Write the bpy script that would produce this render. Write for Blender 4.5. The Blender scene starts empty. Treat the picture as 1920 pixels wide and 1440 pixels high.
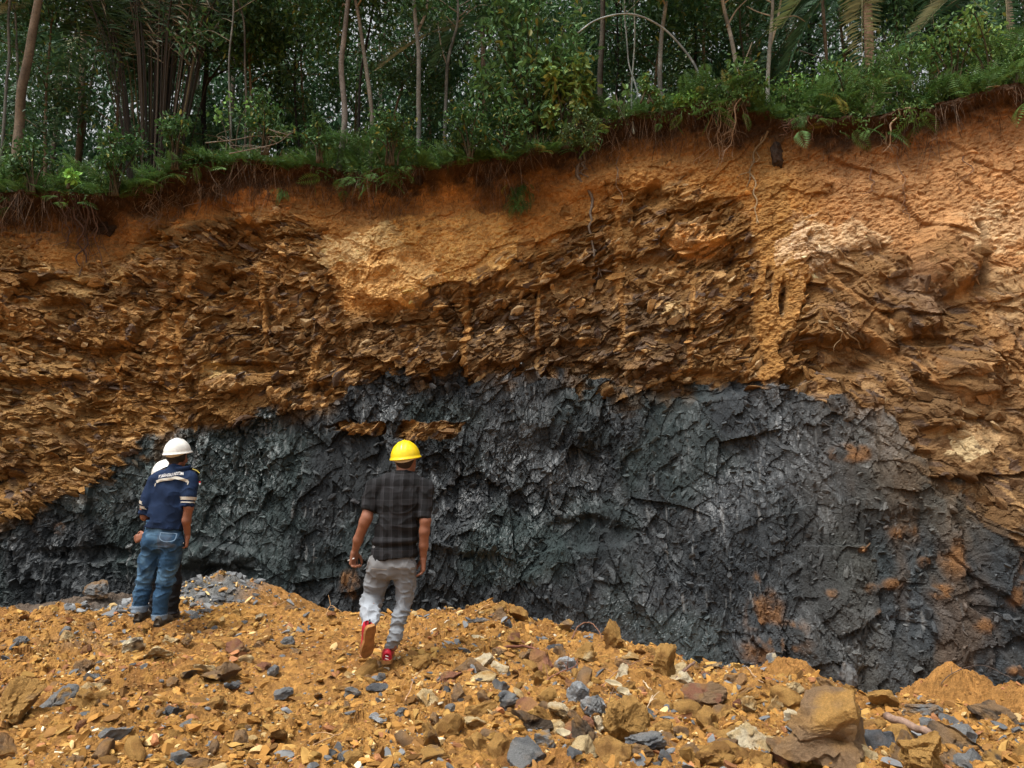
import bpy, math, random
import numpy as np
from math import radians as R, sin, cos, tan, atan, pi
from mathutils import Vector, Matrix

S = bpy.context.scene
COL = S.collection

# ------------------------------------------------------------------ camera, world, sun, exposure
F_PX, PITCH, ZC = 1420.0, atan(130/1420.0), 1.6          # focal length in photo pixels, tilt, eye height
cd = bpy.data.cameras.new('camera'); cam = bpy.data.objects.new('camera', cd); COL.objects.link(cam)
cd.sensor_width = 36; cd.lens = F_PX/1920*36; cd.clip_start = 0.05; cd.clip_end = 600
cam.location = (0, 0, ZC); cam.rotation_euler = (R(90)+PITCH, 0, 0)
S.camera = cam

SUN_EL, SUN_AZ = R(67), R(228)                             # azimuth clockwise from +Y; the sun stands behind the viewer, to the left
w = bpy.data.worlds.new('World'); S.world = w; w.use_nodes = True
nt = w.node_tree; nt.nodes.clear()
sky = nt.nodes.new('ShaderNodeTexSky'); sky.sky_type = 'NISHITA'; sky.sun_disc = False
sky.sun_elevation = SUN_EL; sky.sun_rotation = SUN_AZ
sky.air_density = 1.6; sky.dust_density = 8.0; sky.ozone_density = 1.0
hs = nt.nodes.new('ShaderNodeHueSaturation'); hs.inputs['Saturation'].default_value = 0.12
bg = nt.nodes.new('ShaderNodeBackground'); bg.inputs[1].default_value = 0.13
wo = nt.nodes.new('ShaderNodeOutputWorld')
nt.links.new(sky.outputs[0], hs.inputs['Color']); nt.links.new(hs.outputs[0], bg.inputs[0]); nt.links.new(bg.outputs[0], wo.inputs[0])

sl = bpy.data.lights.new('sun', 'SUN'); sl.energy = 2.1; sl.angle = R(14); sl.color = (1.0, 0.95, 0.87)
so = bpy.data.objects.new('sun', sl); COL.objects.link(so)
sd = Vector((sin(SUN_AZ)*cos(SUN_EL), cos(SUN_AZ)*cos(SUN_EL), sin(SUN_EL)))
so.rotation_euler = sd.to_track_quat('Z', 'Y').to_euler(); so.location = sd*40
S.view_settings.view_transform = 'Standard'; S.view_settings.look = 'None'; S.view_settings.gamma = 1
S.view_settings.exposure = 0.62
S.cycles.max_bounces = 6; S.cycles.diffuse_bounces = 3; S.cycles.glossy_bounces = 2; S.cycles.transmission_bounces = 3

# ------------------------------------------------------------------ pixel <-> place
def zat(py, Y):                       # height seen at photo row py at depth Y
    return ZC + Y*np.tan(PITCH + np.arctan((720-np.asarray(py, float))/F_PX))
def at(px, py, Y):
    z = float(zat(py, Y)); c = Y*cos(PITCH) + (z-ZC)*sin(PITCH)
    return Vector(((px-960)/F_PX*c, Y, z))
def proj(x, y, z):
    c = y*cos(PITCH) + (z-ZC)*sin(PITCH); u = -y*sin(PITCH) + (z-ZC)*cos(PITCH)
    return 960 + F_PX*x/c, 720 - F_PX*u/c

# ------------------------------------------------------------------ numpy noise
_U = np.uint32
def _i(v): return np.asarray(v).astype(np.int32).astype(np.uint32)
def _h(ix, iy, s, iz=0):
    a = _i(ix)*_U(374761393) + _i(iy)*_U(668265263) + _U((s*1274126177) & 0xffffffff) + _i(iz)*_U(362437)
    a = (a ^ (a >> _U(13)))*_U(1274126177)
    a = (a ^ (a >> _U(16)))*_U(2246822519)
    a = a ^ (a >> _U(15))
    return (a >> _U(8)).astype(np.float32)*np.float32(1/16777216)
def noise2(x, y, s=0):
    ix = np.floor(x); iy = np.floor(y); fx = x-ix; fy = y-iy
    fx = fx*fx*(3-2*fx); fy = fy*fy*(3-2*fy)
    a = _h(ix, iy, s); b = _h(ix+1, iy, s); c = _h(ix, iy+1, s); d = _h(ix+1, iy+1, s)
    return ((a*(1-fx)+b*fx)*(1-fy) + (c*(1-fx)+d*fx)*fy)*2-1
def noise3(x, y, z, s=0):
    iz = np.floor(z); fz = z-iz; fz = fz*fz*(3-2*fz)
    ix = np.floor(x); iy = np.floor(y); fx = x-ix; fy = y-iy
    fx = fx*fx*(3-2*fx); fy = fy*fy*(3-2*fy); r = 0
    for k, wz in ((0, 1-fz), (1, fz)):
        a = _h(ix, iy, s, iz+k); b = _h(ix+1, iy, s, iz+k); c = _h(ix, iy+1, s, iz+k); d = _h(ix+1, iy+1, s, iz+k)
        r = r + wz*((a*(1-fx)+b*fx)*(1-fy) + (c*(1-fx)+d*fx)*fy)
    return r*2-1
def fbm(x, y, s=0, o=4, g=0.5):
    r = 0; a = 1; t = 0
    for k in range(o):
        r = r + a*noise2(x*2**k+17.3*k, y*2**k-9.1*k, s+k); t += a; a *= g
    return r/t
def sstep(a, b, x):
    t = np.clip((x-a)/(b-a), 0, 1); return t*t*(3-2*t)
def pl(pts, x):
    p = np.array(pts, float); return np.interp(x, p[:, 0], p[:, 1])
def plates(x, z, sx, sz, ang, seed, bias=-0.3, tilt=0.4, off=1.0):
    """cellular plates: step height, cell value, centre of the nearest cell"""
    c, s = cos(ang), sin(ang)
    u = (x*c+z*s)/sx; v = (-x*s+z*c)/sz
    iu = np.floor(u); iv = np.floor(v)
    best = np.full(x.shape, 9.0); h = np.zeros(x.shape); cid = np.zeros(x.shape); cu = np.zeros(x.shape); cv = np.zeros(x.shape)
    for du in (-1, 0, 1):
        for dv in (-1, 0, 1):
            a = iu+du; b = iv+dv
            pu = a+_h(a, b, seed); pv = b+_h(a, b, seed+1)
            d = (u-pu)**2+(v-pv)**2
            m = d < best
            o = _h(a, b, seed+2)
            gx = (_h(a, b, seed+3)-.5)*2*tilt; gv = bias+(_h(a, b, seed+4)-.5)*2*tilt
            hh = (o-.5)*off + gx*(u-pu) + gv*(v-pv)
            best = np.where(m, d, best); h = np.where(m, hh, h); cid = np.where(m, _h(a, b, seed+5), cid)
            cu = np.where(m, pu, cu); cv = np.where(m, pv, cv)
    cu = cu*sx; cv = cv*sz
    return h, cid, cu*c-cv*s, cu*s+cv*c

# ------------------------------------------------------------------ mesh helpers
def mesh_np(name, V, Fq, smooth=False, col=None, mats=None, attrs=None):
    """V (n,3); Fq one (m,3) or (m,4) array, or a list of such arrays"""
    Fs = Fq if isinstance(Fq, list) else [Fq]
    me = bpy.data.meshes.new(name)
    V = np.asarray(V, np.float32)
    me.vertices.add(len(V)); me.vertices.foreach_set('co', V.ravel())
    li = np.concatenate([f.ravel() for f in Fs]).astype(np.int32)
    cnt = np.concatenate([np.full(len(f), f.shape[1], np.int32) for f in Fs])
    st = np.concatenate([[0], np.cumsum(cnt)[:-1]]).astype(np.int32)
    me.loops.add(len(li)); me.loops.foreach_set('vertex_index', li)
    me.polygons.add(len(cnt)); me.polygons.foreach_set('loop_start', st)
    me.polygons.foreach_set('use_smooth', np.full(len(cnt), smooth, bool))
    if col is not None:
        a = me.attributes.new('tint', 'FLOAT_COLOR', 'POINT')
        c = np.ones((len(V), 4), np.float32); c[:, :col.shape[1]] = col; a.data.foreach_set('color', c.ravel())
    for k, v in (attrs or {}).items():
        a = me.attributes.new(k, 'FLOAT', 'POINT'); a.data.foreach_set('value', np.asarray(v, np.float32))
    me.update(calc_edges=True)
    for m in (mats or []): me.materials.append(m)
    return me
def obj(name, me, parent=None, loc=None):
    o = bpy.data.objects.new(name, me); COL.objects.link(o)
    if parent is not None: o.parent = parent
    if loc is not None: o.location = loc
    return o
def tag(o, label=None, cat=None, group=None, kind=None):
    for k, v in (('label', label), ('category', cat), ('group', group), ('kind', kind)):
        if v: o[k] = v
    return o
def empty(name, loc=(0, 0, 0), rz=0):
    o = bpy.data.objects.new(name, None); COL.objects.link(o); o.location = loc; o.rotation_euler = (0, 0, rz)
    o.empty_display_size = .1
    return o
def grid_faces(nr, nc):
    i = np.arange(nr-1)[:, None]*nc + np.arange(nc-1)[None, :]
    return np.stack([i, i+1, i+nc+1, i+nc], -1).reshape(-1, 4)
def ico(sub):
    import bmesh
    bm = bmesh.new(); bmesh.ops.create_icosphere(bm, subdivisions=sub, radius=1)
    V = np.array([v.co[:] for v in bm.verts]); Fa = np.array([[v.index for v in f.verts] for f in bm.faces]); bm.free()
    return V, Fa
ICO = {k: ico(k) for k in (1, 2, 3, 4, 5)}
def rock_np(sub, seed, cuts=9, lo=.45, hi=.8, rough=0.05, aniso=(1, 1, 1)):
    """an angular stone: a ball cut flat by planes, then roughened"""
    r = np.random.default_rng(seed); V, Fa = ICO[sub]; V = V.copy()
    for k in range(cuts):
        n = r.normal(size=3); n /= np.linalg.norm(n); d = r.uniform(lo, hi)
        t = V@n-d; V -= np.where(t > 0, t, 0)[:, None]*n
    if rough:
        for sc, am in ((2.2, 1), (6, .4), (14, .18)):
            n = noise3(V[:, 0]*sc+seed, V[:, 1]*sc, V[:, 2]*sc, seed)
            V += V/np.linalg.norm(V, axis=1, keepdims=True)*(n*rough*am)[:, None]
    V = V*np.array(aniso); V /= np.abs(V).max()
    return V, Fa
def rot_np(rx, ry, rz):
    cx, sx, cy, sy, cz, sz = np.cos(rx), np.sin(rx), np.cos(ry), np.sin(ry), np.cos(rz), np.sin(rz)
    M = np.empty(rx.shape+(3, 3))
    M[..., 0, 0] = cz*cy; M[..., 0, 1] = cz*sy*sx-sz*cx; M[..., 0, 2] = cz*sy*cx+sz*sx
    M[..., 1, 0] = sz*cy; M[..., 1, 1] = sz*sy*sx+cz*cx; M[..., 1, 2] = sz*sy*cx-cz*sx
    M[..., 2, 0] = -sy; M[..., 2, 1] = cy*sx; M[..., 2, 2] = cy*cx
    return M
def scatter(protos, idx, pos, rot, scl, colr, alpha=None):
    """many copies of small prototypes as one vertex/face/colour set"""
    Vs, Fs, Cs = [], [], []; o = 0
    for k, (PV, PF) in enumerate(protos):
        m = idx == k; n = m.sum()
        if not n: continue
        v = PV[None]*scl[m][:, None, :]
        v = np.einsum('nij,nvj->nvi', rot[m], v) + pos[m][:, None, :]
        Vs.append(v.reshape(-1, 3)); Fs.append((PF[None]+(np.arange(n)*len(PV))[:, None, None]).reshape(-1, PF.shape[1])+o)
        Cs.append(np.repeat(colr[m], len(PV), 0)); o += n*len(PV)
    return np.concatenate(Vs), np.concatenate(Fs), np.concatenate(Cs)
def tube(pts, rad, seg=8, cap=True):
    """a tapered tube along pts"""
    P = np.array([list(p) for p in pts], float); n = len(P); rad = np.broadcast_to(np.asarray(rad, float), (n,))
    T = np.gradient(P, axis=0); T /= np.linalg.norm(T, axis=1, keepdims=True)+1e-9
    ref = np.array([0.31, 0.87, 0.11]) if abs(T[0][1]) < .8 else np.array([1., 0.1, 0.2])
    A = np.cross(T, ref); A /= np.linalg.norm(A, axis=1, keepdims=True)+1e-9; B = np.cross(T, A)
    t = np.linspace(0, 2*pi, seg, endpoint=False)
    V = P[:, None]+rad[:, None, None]*(np.cos(t)[None, :, None]*A[:, None]+np.sin(t)[None, :, None]*B[:, None])
    V = V.reshape(-1, 3)
    i = np.arange(n-1)[:, None]*seg; j = np.arange(seg)[None]; k = (j+1) % seg
    Fa = np.stack([i+j, i+k, i+seg+k, i+seg+j], -1).reshape(-1, 4)
    if cap:
        V = np.vstack([V, P[0], P[-1]]); c0 = len(V)-2; j = np.arange(seg); k = (j+1) % seg
        F2 = np.concatenate([np.stack([k, j, np.full(seg, c0), np.full(seg, c0)], -1), np.stack([(n-1)*seg+j, (n-1)*seg+k, np.full(seg, c0+1), np.full(seg, c0+1)], -1)])
        return V, [Fa, F2[:, :3]]
    return V, [Fa]
class MB:
    """collects vertex/face sets into one mesh"""
    def __init__(s): s.V = []; s.F = {3: [], 4: []}; s.C = []; s.n = 0
    def add(s, V, Fs, c=None):
        for f in (Fs if isinstance(Fs, list) else [Fs]):
            if len(f): s.F[f.shape[1]].append(f+s.n)
        s.V.append(V); s.n += len(V)
        s.C.append(np.tile(np.array(c if c is not None else (1, 1, 1), float), (len(V), 1)) if c is None or np.ndim(c) == 1 else c)
    def mesh(s, name, mat, smooth=False):
        return mesh_np(name, np.concatenate(s.V), [np.concatenate(f) for f in s.F.values() if f], smooth, np.concatenate(s.C), [mat])
def curve_pts(P, n=12):
    """smooth curve through control points (Catmull-Rom)"""
    P = [np.array(p, float) for p in P]; P = [2*P[0]-P[1]]+P+[2*P[-1]-P[-2]]; out = []
    for i in range(1, len(P)-2):
        for t in np.linspace(0, 1, n, endpoint=False):
            a, b, c, d = P[i-1], P[i], P[i+1], P[i+2]
            out.append(.5*(2*b+(c-a)*t+(2*a-5*b+4*c-d)*t*t+(3*b-3*c+d-a)*t**3))
    out.append(P[-2]); return np.array(out)

# ------------------------------------------------------------------ materials
def material(name, base=(.5, .5, .5), rough=.8, spec=.3, tint=False, noise=None, bump=None, objrand=0, translucent=0, wet=None, metallic=0, wave=None):
    """noise: list of (scale, dark factor, light factor); bump: list of (scale, distance m, kind)"""
    m = bpy.data.materials.new(name); m.use_nodes = True; n = m.node_tree; N = n.nodes; L = n.links
    b = N['Principled BSDF']; b.inputs['Roughness'].default_value = rough; b.inputs['Specular IOR Level'].default_value = spec
    b.inputs['Metallic'].default_value = metallic
    tc = N.new('ShaderNodeTexCoord'); co = tc.outputs['Object']
    if tint:
        a = N.new('ShaderNodeAttribute'); a.attribute_name = 'tint'; c = a.outputs['Color']
        if tuple(base) != (1, 1, 1):
            mx = N.new('ShaderNodeMix'); mx.data_type = 'RGBA'; mx.blend_type = 'MULTIPLY'; mx.inputs[0].default_value = 1
            L.new(c, mx.inputs[6]); mx.inputs[7].default_value = (*base, 1); c = mx.outputs[2]
    else:
        rgb = N.new('ShaderNodeRGB'); rgb.outputs[0].default_value = (*base, 1); c = rgb.outputs[0]
    def mul(c, fac):
        mx = N.new('ShaderNodeVectorMath'); mx.operation = 'SCALE'; L.new(c, mx.inputs[0]); L.new(fac, mx.inputs['Scale']); return mx.outputs[0]
    for (sc, lo, hi) in (noise or []):
        t = N.new('ShaderNodeTexNoise'); t.inputs['Scale'].default_value = sc; t.inputs['Detail'].default_value = 5; t.inputs['Roughness'].default_value = .6; L.new(co, t.inputs['Vector'])
        mr = N.new('ShaderNodeMapRange'); mr.inputs[1].default_value = .3; mr.inputs[2].default_value = .7; mr.inputs[3].default_value = lo; mr.inputs[4].default_value = hi
        L.new(t.outputs['Fac'], mr.inputs[0]); c = mul(c, mr.outputs[0])
    if objrand:
        oi = N.new('ShaderNodeObjectInfo'); mr = N.new('ShaderNodeMapRange'); mr.inputs[3].default_value = 1-objrand; mr.inputs[4].default_value = 1+objrand
        L.new(oi.outputs['Random'], mr.inputs[0]); c = mul(c, mr.outputs[0])
    L.new(c, b.inputs['Base Color'])
    if wet:
        a = N.new('ShaderNodeAttribute'); a.attribute_name = 'wet'
        mr = N.new('ShaderNodeMapRange'); mr.inputs[3].default_value = rough; mr.inputs[4].default_value = wet[0]; L.new(a.outputs['Fac'], mr.inputs[0]); L.new(mr.outputs[0], b.inputs['Roughness'])
        mr = N.new('ShaderNodeMapRange'); mr.inputs[3].default_value = spec; mr.inputs[4].default_value = wet[1]; L.new(a.outputs['Fac'], mr.inputs[0]); L.new(mr.outputs[0], b.inputs['Specular IOR Level'])
    prev = None
    for (sc, dist, kind) in (bump or []):
        if kind == 'v':
            t = N.new('ShaderNodeTexVoronoi'); t.inputs['Scale'].default_value = sc; out = t.outputs['Distance']
        else:
            t = N.new('ShaderNodeTexNoise'); t.inputs['Scale'].default_value = sc; t.inputs['Detail'].default_value = 6; t.inputs['Roughness'].default_value = .65; out = t.outputs['Fac']
        if isinstance(kind, tuple):
            mp = N.new('ShaderNodeMapping'); mp.inputs['Scale'].default_value = kind; L.new(co, mp.inputs[0]); L.new(mp.outputs[0], t.inputs['Vector'])
        else: L.new(co, t.inputs['Vector'])
        bp = N.new('ShaderNodeBump'); bp.inputs['Distance'].default_value = dist; bp.inputs['Strength'].default_value = 1
        L.new(out, bp.inputs['Height'])
        if wet:
            aw = N.new('ShaderNodeAttribute'); aw.attribute_name = 'wet'; mw = N.new('ShaderNodeMapRange'); mw.inputs[3].default_value = 1; mw.inputs[4].default_value = .22; L.new(aw.outputs['Fac'], mw.inputs[0]); L.new(mw.outputs[0], bp.inputs['Strength'])
        if prev: L.new(prev, bp.inputs['Normal'])
        prev = bp.outputs[0]
    if prev: L.new(prev, b.inputs['Normal'])
    if translucent:
        tr = N.new('ShaderNodeBsdfTranslucent'); L.new(c, tr.inputs[0]); ms = N.new('ShaderNodeMixShader'); ms.inputs[0].default_value = translucent
        L.new(b.outputs[0], ms.inputs[1]); L.new(tr.outputs[0], ms.inputs[2]); L.new(ms.outputs[0], N['Material Output'].inputs[0])
    return m
# ================================================================== THE CLIFF
M_cliff = material('cliff rock and soil', (1, 1, 1), .9, .18, tint=True, wet=(.29, .50), noise=[(9, .82, 1.18), (45, .8, 1.2)], bump=[(28, .03, 'n'), (90, .010, 'n')])
TURF = [(-400, 380), (0, 362), (100, 360), (200, 368), (290, 342), (420, 302), (520, 300), (600, 312), (700, 325), (800, 318), (940, 308), (1040, 290), (1090, 252), (1150, 226), (1200, 214), (1280, 206), (1350, 200), (1450, 215), (1550, 228), (1650, 218), (1750, 196), (1850, 172), (1920, 155), (2300, 90)]
def wall_base(x): return pl([(-16, 11.2), (-9, 12), (-3, 12.6), (1.5, 12.5), (4, 11.6), (6, 10.5), (8, 9.3), (13, 6.6)], x)
LEAN = .13
def wallY(x, z): return wall_base(x) + LEAN*(z-1)
def top_of(x):
    z = np.full(np.shape(x), 5.5)
    for k in range(6):
        y = wallY(x, z)-.25; px, _ = proj(x, y, z); z = zat(pl(TURF, px), y)
    return z
GREY = [(-400, 1050), (0, 985), (90, 955), (170, 905), (240, 842), (320, 832), (380, 795), (480, 785), (560, 750), (640, 738), (700, 705), (760, 708), (830, 695), (900, 715), (980, 690), (1060, 688), (1130, 738), (1220, 735), (1290, 722), (1400, 708), (1500, 722), (1580, 740), (1650, 775), (1700, 835), (1730, 880), (1790, 900), (1840, 950), (1880, 1000), (1920, 985), (2300, 1150)]
SOIL = [(-400, 430), (0, 440), (120, 520), (230, 460), (300, 410), (400, 405), (520, 400), (600, 440), (650, 560), (740, 572), (820, 518), (900, 490), (1020, 455), (1120, 380), (1210, 345), (1300, 345), (1400, 400), (1440, 430), (1500, 440), (1600, 445), (1700, 455), (1800, 470), (1920, 520), (2300, 600)]
nc, nr = 1420, 680
xs = np.linspace(-11.5, 11.0, nc); zt = top_of(xs); ZB = -2.3
sv = np.linspace(0, 1, nr)[:, None]
X = np.repeat(xs[None], nr, 0).astype(np.float32); Z = (ZB + sv*(zt[None]-ZB)).astype(np.float32); Yb = wallY(X, Z)
PX, PY = proj(X, Yb, Z); PX = PX.astype(np.float32); PY = PY.astype(np.float32); Yb = Yb.astype(np.float32)
NZ3 = [fbm(X*3, Z*3, 230+k, 4) for k in range(3)]
# warp so that the joints run crooked
wx = X + .22*fbm(X*1.1, Z*1.1, 3, 3) + .05*noise2(X*6, Z*6, 5); wz = Z + .18*fbm(X*1.3+9, Z*1.3, 4, 3) + .04*noise2(X*6, Z*7, 6)
sel = sstep(-.15, .15, fbm(X*.35, Z*.35, 11, 2) + (PX-700)/1500)
Ap = plates(wx, wz, .95, .36, R(-8), 20, -.5, .5, 1.2); Ar = plates(wx, wz, .90, .34, R(28), 30, -.5, .5, 1.2)
Bp = plates(wx, wz, .36, .13, R(-6), 40, -.55, .55, 1.2); Br = plates(wx, wz, .34, .13, R(33), 50, -.55, .55, 1.2)
Cp = plates(wx, wz, .15, .055, R(-10), 60, -.5, .6, 1.3); Cr = plates(wx, wz, .14, .055, R(25), 70, -.5, .6, 1.3)
Dd = plates(wx, wz, .07, .03, R(8), 80, -.4, .6, 1.3)
A3 = plates(wx, wz, .95, .34, R(-48), 25, -.5, .5, 1.2); B3 = plates(wx, wz, .36, .13, R(-52), 45, -.55, .55, 1.2); C3 = plates(wx, wz, .15, .055, R(-44), 65, -.5, .6, 1.3)
steep = PX+90*fbm(X*.8, Z*.8, 12, 3) > 1540
third = {id(Ar): A3, id(Br): B3, id(Cr): C3}
pick = lambda a, b, i: np.where(steep, third[id(b)][i], np.where(sel > .5, b[i], a[i]))
hA, hB, hC = pick(Ap, Ar, 0), pick(Bp, Br, 0), pick(Cp, Cr, 0)
idA, idB, idC = pick(Ap, Ar, 1), pick(Bp, Br, 1), pick(Cp, Cr, 1)
vx = X+.16*fbm(X*.7, Z*.7, 7, 2)+.012*noise2(X*9, Z*9, 8); vz = Z+.16*fbm(X*.7+5, Z*.7, 9, 2)
G1 = plates(vx, vz, .70, 1.25, R(14), 90, -.25, .8, 1.0); G2 = plates(vx, vz, .24, .50, R(-22), 100, -.3, .9, 1.0)
G3 = plates(vx, vz, .085, .26, R(26), 110, -.3, .9, 1.0); G4 = plates(vx, vz, .038, .12, R(-20), 120, -.2, .9, 1.1)
BK = plates(wx, wz, 1.25, .75, R(12), 130, -.35, .7, 1.2); BK2 = plates(wx, wz, .55, .38, R(-40), 135, -.3, .9, 1.0)
Qx = plates(wx, wz, .17, .10, R(75), 138, -.2, .8, 1.2)
# where each kind of ground lies: read at the centre of the plate, so that borders follow the joints
cx, cz = pick(Bp, Br, 2), pick(Bp, Br, 3)
cx, cz = cx-(wx-X), cz-(wz-Z)
bx, by = proj(cx, wallY(cx, cz), cz)
jg = fbm(X*2.2, Z*2.2, 150, 4)*34
gl = pl(GREY, bx)
grey = sstep(-7, 7, by-gl+jg)
tongue = np.exp(-((PX-770)/150)**2)*np.exp(-((PY-(805+.03*(PX-770)-jg*.6))/17)**2)*sstep(-.3, .2, fbm(X*3, Z*3, 160, 3))
grey = np.clip(grey - sstep(.28, .42, tongue), 0, 1)
OR = [(1435, 1150, 48, 62), (1450, 1215, 70, 45), (1475, 1175, 40, 22), (1415, 1095, 16, 30), (1675, 1095, 26, 16), (1700, 1000, 36, 20), (1790, 1040, 30, 50), (1715, 1140, 18, 10), (1640, 1105, 20, 14), (1670, 1150, 30, 14), (1840, 1170, 24, 18), (1740, 1055, 16, 14), (1600, 850, 45, 22), (655, 1105, 26, 42), (1895, 1255, 20, 12), (110, 990, 16, 14), (1895, 1095, 22, 70), (1620, 1030, 12, 9), (1555, 1110, 14, 9), (1790, 940, 24, 22), (1770, 1110, 26, 18)]
orp = np.zeros(X.shape)
for (ox, oy, rx, ry) in OR:
    orp = np.maximum(orp, sstep(1.35, .35, np.sqrt(((PX-ox)/(rx*.72))**2+((PY-oy)/(ry*.75))**2)+.55*NZ3[0]))
soil = sstep(26, -26, PY-pl(SOIL, PX)+jg*1.6)
# the mud tongue that ran down the right, and thin runs of mud
mudc = pl([(200, 1452), (300, 1440), (400, 1452), (480, 1470), (600, 1462), (680, 1448), (740, 1440), (800, 1440)], PY)
mudw = pl([(200, 40), (300, 26), (380, 34), (470, 46), (560, 36), (640, 20), (690, 30), (720, 20), (760, 5), (800, 1)], PY)
mud = sstep(1.15, .7, np.abs(PX-mudc+26*NZ3[1])/mudw+.55*fbm(X*4, Z*1.6, 180, 3))*sstep(765, 725, PY)
win = np.exp(-((PX-1442)/9)**2-((PY-530)/38)**2)+np.exp(-((PX-1470)/10)**2-((PY-560)/42)**2); mud = mud*(1-sstep(.35, .7, win))
runs = np.zeros(X.shape)
for (rx0, ry0, rx1, ry1, rw) in [(310, 560, 300, 700, 9), (355, 480, 320, 740, 8), (232, 600, 222, 800, 6), (1160, 380, 1165, 640, 9), (875, 470, 872, 700, 6), (600, 620, 560, 820, 8), (1010, 480, 1008, 640, 5), (480, 430, 500, 700, 6), (1300, 520, 1295, 700, 6), (1545, 500, 1760, 680, 12), (1600, 600, 1800, 740, 14), (1760, 480, 1900, 700, 16), (1840, 560, 1930, 720, 14), (700, 440, 640, 560, 8)]:
    t = np.clip((PY-ry0)/(ry1-ry0), 0, 1); xc = rx0+(rx1-rx0)*t
    runs = np.maximum(runs, sstep(1.2, .5, np.abs(PX-xc+8*NZ3[(rx0+1) % 3])/rw+.4*NZ3[rx0 % 3])*sstep(ry0-15, ry0+25, PY)*sstep(ry1+25, ry1-15, PY))
smooth = np.clip(soil+mud+.45*runs, 0, 1)*(1-grey)
right_rough = sstep(1480, 1600, PX)
d_top = zt[None]-Z
# ---- relief
Hf = .30*fbm(X*.45, Z*.5, 200, 3) + .10*fbm(X*1.6, Z*1.6, 210, 3)
calm = sstep(.49, .57, .6*BK[1]+.4*BK2[1]); mess = (BK2[1] > .62)
rock_h = .13*BK[0] + .075*BK2[0] + (1-.75*calm)*(.085*hA*(1-.6*mess) + np.where(mess, .045*Qx[0], .048*hB) + .020*hC) + .010*Dd[0]
rock_h -= .20*sstep(.22, .5, fbm(X*.95, Z*1.5, 204, 3)) * (1-.5*right_rough)
rock_h += .03*calm*fbm(X*4, Z*5, 205, 4, .6)
rock_h = rock_h*(1-.35*right_rough) + .05*fbm(X*7, Z*9, 211, 4)
tooth = np.abs(np.sin((X+.10*fbm(X*.8, Z*.7, 212, 2)+.03*Z)*2*pi/.33))**.5*sstep(-.1, .35, fbm(X*.5+3, Z*.5, 213, 2))
gvar = sstep(-.3, .3, fbm(X*.7, Z*.8, 206, 3))*(1-.45*sstep(1250, 1500, PX))
grey_h = .110*G1[0] + .085*G2[0]*(.5+.8*gvar) + (.038*G3[0]+.018*G4[0])*(.45+.8*gvar) - .045*tooth + .012*fbm(X*6, Z*6, 219, 4, .6) + .024*noise2((X+.14*Z+.05*noise2(X*2, Z*2, 282))*17, Z*1.1, 283)*sstep(-.4, .3, fbm(X*.6+9, Z*.6, 284, 2)) + .010*noise2((X+.1*Z)*42, Z*2.2, 285)
soil_h = .05*fbm(X*3, Z*3.2, 214, 5, .6) + .022*noise2(X*22, Z*26, 215) + .013*noise2(X*55, Z*60, 218) + .02*hC*sstep(.2, .6, fbm(X*1.5, Z*2, 216, 2)) + .02*fbm(X*9, Z*1.4, 217, 3) + .035*hA*right_rough
h = rock_h*(1-smooth)+(soil_h+.03*hA)*smooth
h = h*(1-grey)+grey_h*grey + .03*orp + .02*mud + .05*mud*fbm(X*3, Z*3, 286, 4, .6) + .01*runs*(1-grey)
h = h - .10*sstep(.0, 1, grey)*sstep(0, 120, by-gl)*0 + .06*sstep(30, -10, by-gl)*sstep(-90, -20, by-gl)
# ledges and holes seen in the photo: (px, py, rx, ry, depth) positive sticks out
for (ox, oy, rx, ry, dd) in [(455, 455, 48, 40, -.34), (180, 470, 70, 70, -.22), (60, 700, 110, 16, .18), (60, 560, 90, 50, .10), (470, 690, 80, 10, -.20), (440, 720, 60, 16, .14), (700, 470, 60, 48, .22), (740, 535, 70, 40, .16), (255, 500, 60, 30, .10), (870, 560, 34, 24, -.14), (1330, 250, 70, 40, .12), (1310, 440, 70, 24, .16), (1300, 490, 90, 16, -.14), (1585, 665, 110, 34, -.28), (1300, 720, 110, 26, -.22), (1780, 480, 60, 70, .30), (1835, 480, 14, 60, -.30), (1720, 590, 40, 34, .20), (1740, 640, 50, 10, -.16), (1820, 700, 60, 50, .22), (1760, 780, 50, 30, .2), (1700, 1080, 90, 120, -.12), (1020, 900, 120, 90, -.14), (1100, 1000, 80, 30, -.18), (880, 1010, 60, 30, .12), (420, 1040, 50, 20, .18), (420, 1075, 60, 14, -.16), (150, 1040, 90, 14, -.14), (1560, 1200, 60, 90, .16), (340, 1035, 34, 30, .2), (1900, 1050, 60, 140, .18), (1000, 330, 200, 40, .15), (80, 410, 110, 22, -.12), (350, 390, 120, 20, -.12)]:
    q = np.sqrt(((PX-ox)/rx)**2+((PY-oy)/ry)**2)+.25*NZ3[ox % 3]
    h += dd*sstep(1.25, .65, q)
# roots and dark topsoil hang out at the very top, hollow below
lipn = .75+.5*fbm(X*1.2, X*0+3, 240, 3); lip_w = .22*lipn
lip_out = (.33+.36*fbm(X*.9, X*0, 241, 3)+.10*noise2(X*5, X*0, 244))*(1-.45*sstep(1500, 1700, PX))
h += sstep(lip_w, lip_w*.25, d_top+.10*fbm(X*6, Z*6, 242, 3))*lip_out + .05*sstep(.5, .1, d_top)*fbm(X*9, Z*9, 243, 4)
h -= .10*np.exp(-((d_top-.60)/.28)**2)
Yc = Yb - h
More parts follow.
